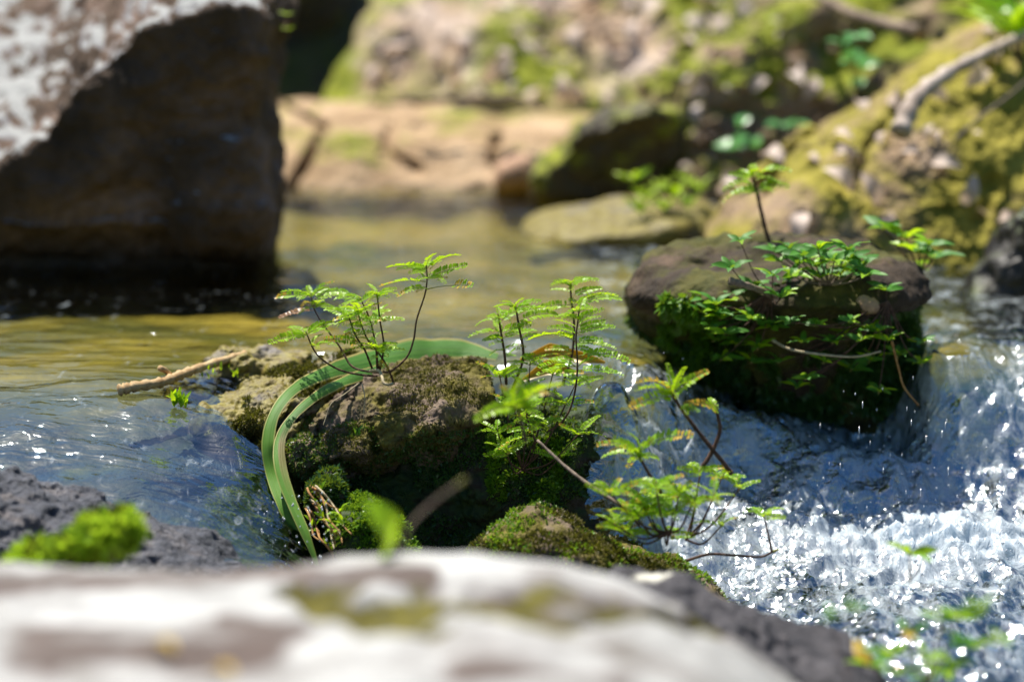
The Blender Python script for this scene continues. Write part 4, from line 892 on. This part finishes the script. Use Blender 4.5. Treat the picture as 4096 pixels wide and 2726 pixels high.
ribbon('dead_leaf', 'second yellow dead leaf lying below the curled one', [(2090, 1520, 2.86, 0, .3, .9), (2200, 1470, 2.87, 0, .3, .9), (2310, 1490, 2.86, 0, .3, .9)], [.004, .02, .003], M['yellow'], fold=.6)
# ---- driftwood, roots, tufts
ds = stick('driftwood_stick', 'pale broken driftwood stick lying in the pool against the humped rock', 'stick', [P(475, 1560, 2.80), P(540, 1545, 2.81), P(640, 1530, 2.83), P(720, 1500, 2.86), P(800, 1470, 2.90), P(950, 1425, 2.95), P(1010, 1410, 2.97)], .0068, .0045, 'wood', knob=.3)
b0 = ds.location
v, q, t = tube_np([P(690, 1505, 2.86), P(660, 1480, 2.85), P(640, 1472, 2.84)], [.003, .0035, .004], 7)
link('twig_stub', mesh_np('twig_stub', v - np.array(b0), q, t), M['wood'], parent=ds)
def grass_tuft(name, label, root_px, Y, n, ln, spread, leaf='bright', seed=0, group=None):
    rnd = random.Random(seed); base = P(*root_px, Y); root = empty(name, base, label, 'grass', group)
    for i in range(n):
        a = base + Vector((rnd.uniform(-1, 1), rnd.uniform(-.6, .6), rnd.uniform(-.3, .3))) * spread * K * Y
        d = Vector((rnd.uniform(-.6, .6), rnd.uniform(-.6, .4), rnd.uniform(.5, 1.2))).normalized() * rnd.uniform(.5, 1) * ln * K * Y
        put('blade', RS.choice(LM[leaf]), root, base, a, a + d, wscale=1)
grass_tuft('grass_tuft', 'small bright grass tuft at the water edge of the low mossy rock', (725, 1620), 2.78, 22, 85, 30, seed=1)
grass_tuft('grass_tuft', 'tiny sparse green sprouts on the humped rock beside the driftwood', (880, 1500), 2.90, 14, 45, 75, seed=2)
grass_tuft('grass_tuft', 'tiny green sprout clinging to the front of the centre rock', (1430, 1740), 2.72, 6, 65, 12, leaf='narrow', seed=3)
def zz6(u, v): return (1000 + u / 1.7425, 1500 + v / 1.7425)
def roots():
    base = P(*zz6(420, 760), 2.66); root = empty('trailing_roots', base, 'tangle of red brown rootlets with tiny leaves hanging beside the dark moss cushion', 'roots')
    rnd = random.Random(4)
    for i in range(11):
        u0, v0 = 400 + rnd.uniform(-20, 60), 770 + rnd.uniform(0, 160)
        pts = []; u, v = u0, v0
        for k in range(6):
            pts.append(P(*zz6(u, v), 2.66 - .015 * k + rnd.uniform(-.01, .01))); u += rnd.uniform(10, 75); v += rnd.uniform(40, 100)
            if v > 1290: break
        s = stem_mesh(root, base, pts, .0014, .0008, RS.choice(['root', 'root', 'root_pale']), name='rootlet', bud=False)
        for k in range(3):
            p = pts[rnd.randint(1, len(pts) - 1)]
            put('leaf', RS.choice(LM['bright']), root, base, p, p + Vector((rnd.uniform(-1, 1), rnd.uniform(-.6, 0), rnd.uniform(-.1, .9))).normalized() * rnd.uniform(.009, .018))
roots()
for pts, lab in (([(880, 1150, 2.72), (900, 1250, 2.71), (890, 1430, 2.705)], 'pale hair root hanging straight down the centre rock under the shrub'),
                 ([(860, 1140, 2.73), (740, 1230, 2.715), (640, 1300, 2.70), (600, 1400, 2.695), (575, 1470, 2.69)], 'pale hair root trailing left across the centre rock under the shrub')):
    stick('hair_root', lab, 'root', [P(1000 + u / 1.963, 950 + v / 1.963, y) for u, v, y in pts], .0008, .0004, 'root_pale', knob=0)
stick('hair_root', 'curled brown root looping over the top of the centre rock', 'root', [P(1000 + u / 1.963, 950 + v / 1.963, y) for u, v, y in [(940, 1045, 2.76), (1010, 1045, 2.74), (1035, 1090, 2.72), (1050, 1140, 2.71), (1090, 1155, 2.71), (1120, 1145, 2.72)]], .002, .0016, 'root_pale', knob=.1)
# ---- blurred sprig in front
def fg_sprig():
    base = P(1600, 2300, 1.90); root = empty('grass_sprig', base, 'blurred grass sprig with a yellow green bud standing on the foreground rock', 'grass')
    s = stem_mesh(root, base, [P(1600, 2300, 1.9), P(1570, 2140, 1.88), P(1500, 2050, 1.86)], .0008, .0006, 'stem_pale')
    put('leaf', LM['bright'][0], s, base, P(1540, 2230, 1.86), P(1460, 1990, 1.85), wscale=2.2)
    s = stem_mesh(root, base, [P(1600, 2300, 1.9), P(1630, 2120, 1.9), P(1730, 2010, 1.9), P(1830, 1935, 1.9)], .0012, .0012, 'stem_pale')
fg_sprig()
for px, py, Y, lab in ((620, 2580, 1.62, 'small yellow leaf lying on the white foreground rock at the lower left'), (860, 2680, 1.55, 'small tan leaf lying on the white foreground rock near the bottom edge')):
    bpy.context.view_layer.update()
    d = (P(px, py, 1) - cam.location).normalized(); hit, loc, nr, _, ob, _ = SC.ray_cast(bpy.context.evaluated_depsgraph_get(), cam.location, d)
    q = bpy.data.objects.new('fallen_leaf', LM['yel'][0]); COL.objects.link(q)
    q.matrix_world = Matrix.Translation(loc + nr * .004) @ Matrix.Rotation(-.9, 4, 'Z') @ Matrix.Diagonal((.026, .026, .026, 1)); tag(q, lab, 'leaf')

# ---- spray
def spray():
    rnd = np.random.RandomState(6); V, T = [], []
    oc = np.array([(1, 0, 0), (-1, 0, 0), (0, 1, 0), (0, -1, 0), (0, 0, 1), (0, 0, -1)], float)
    ft = [(0, 2, 4), (2, 1, 4), (1, 3, 4), (3, 0, 4), (2, 0, 5), (1, 2, 5), (3, 1, 5), (0, 3, 5)]
    def drop(p, r, s=1.0):
        b = len(V)
        for o in oc: V.append(np.array(p) + o * r * np.array([1, 1, s]))
        T.extend([(a + b, c + b, d + b) for a, c, d in ft])
    for i in range(420):
        px, py = rnd.uniform(2650, 4150), rnd.uniform(1650, 2450); y = rnd.uniform(2.62, 2.95)
        z = wlevel(np.array([[(px - 2048) * K * y]]), np.array([[y]]))[0, 0]
        x = (px - 2048) * K * y
        drop((x, y, z + .01 + abs(rnd.normal()) * .022), rnd.uniform(.0004, .0009) * (1 + 2.2 * rnd.rand() ** 4), rnd.uniform(1, 1.8))
    for i in range(90):
        px, py, y = rnd.uniform(1030, 1330), rnd.uniform(1950, 2260), rnd.uniform(2.55, 2.66)
        drop(P(px, py, y), rnd.uniform(.0005, .0014), rnd.uniform(1, 2.5))
    for i in range(30):
        px, py, y = rnd.uniform(3250, 3900), rnd.uniform(1500, 2050), rnd.uniform(2.75, 2.9)
        drop(P(px, py, y), rnd.uniform(.0006, .001), rnd.uniform(2, 7))
    tag(link('water_spray', mesh_np('spray', np.array(V), None, T), M['drop']), 'fine spray of water drops flying above the rapids', 'spray', kind='stuff')
spray()
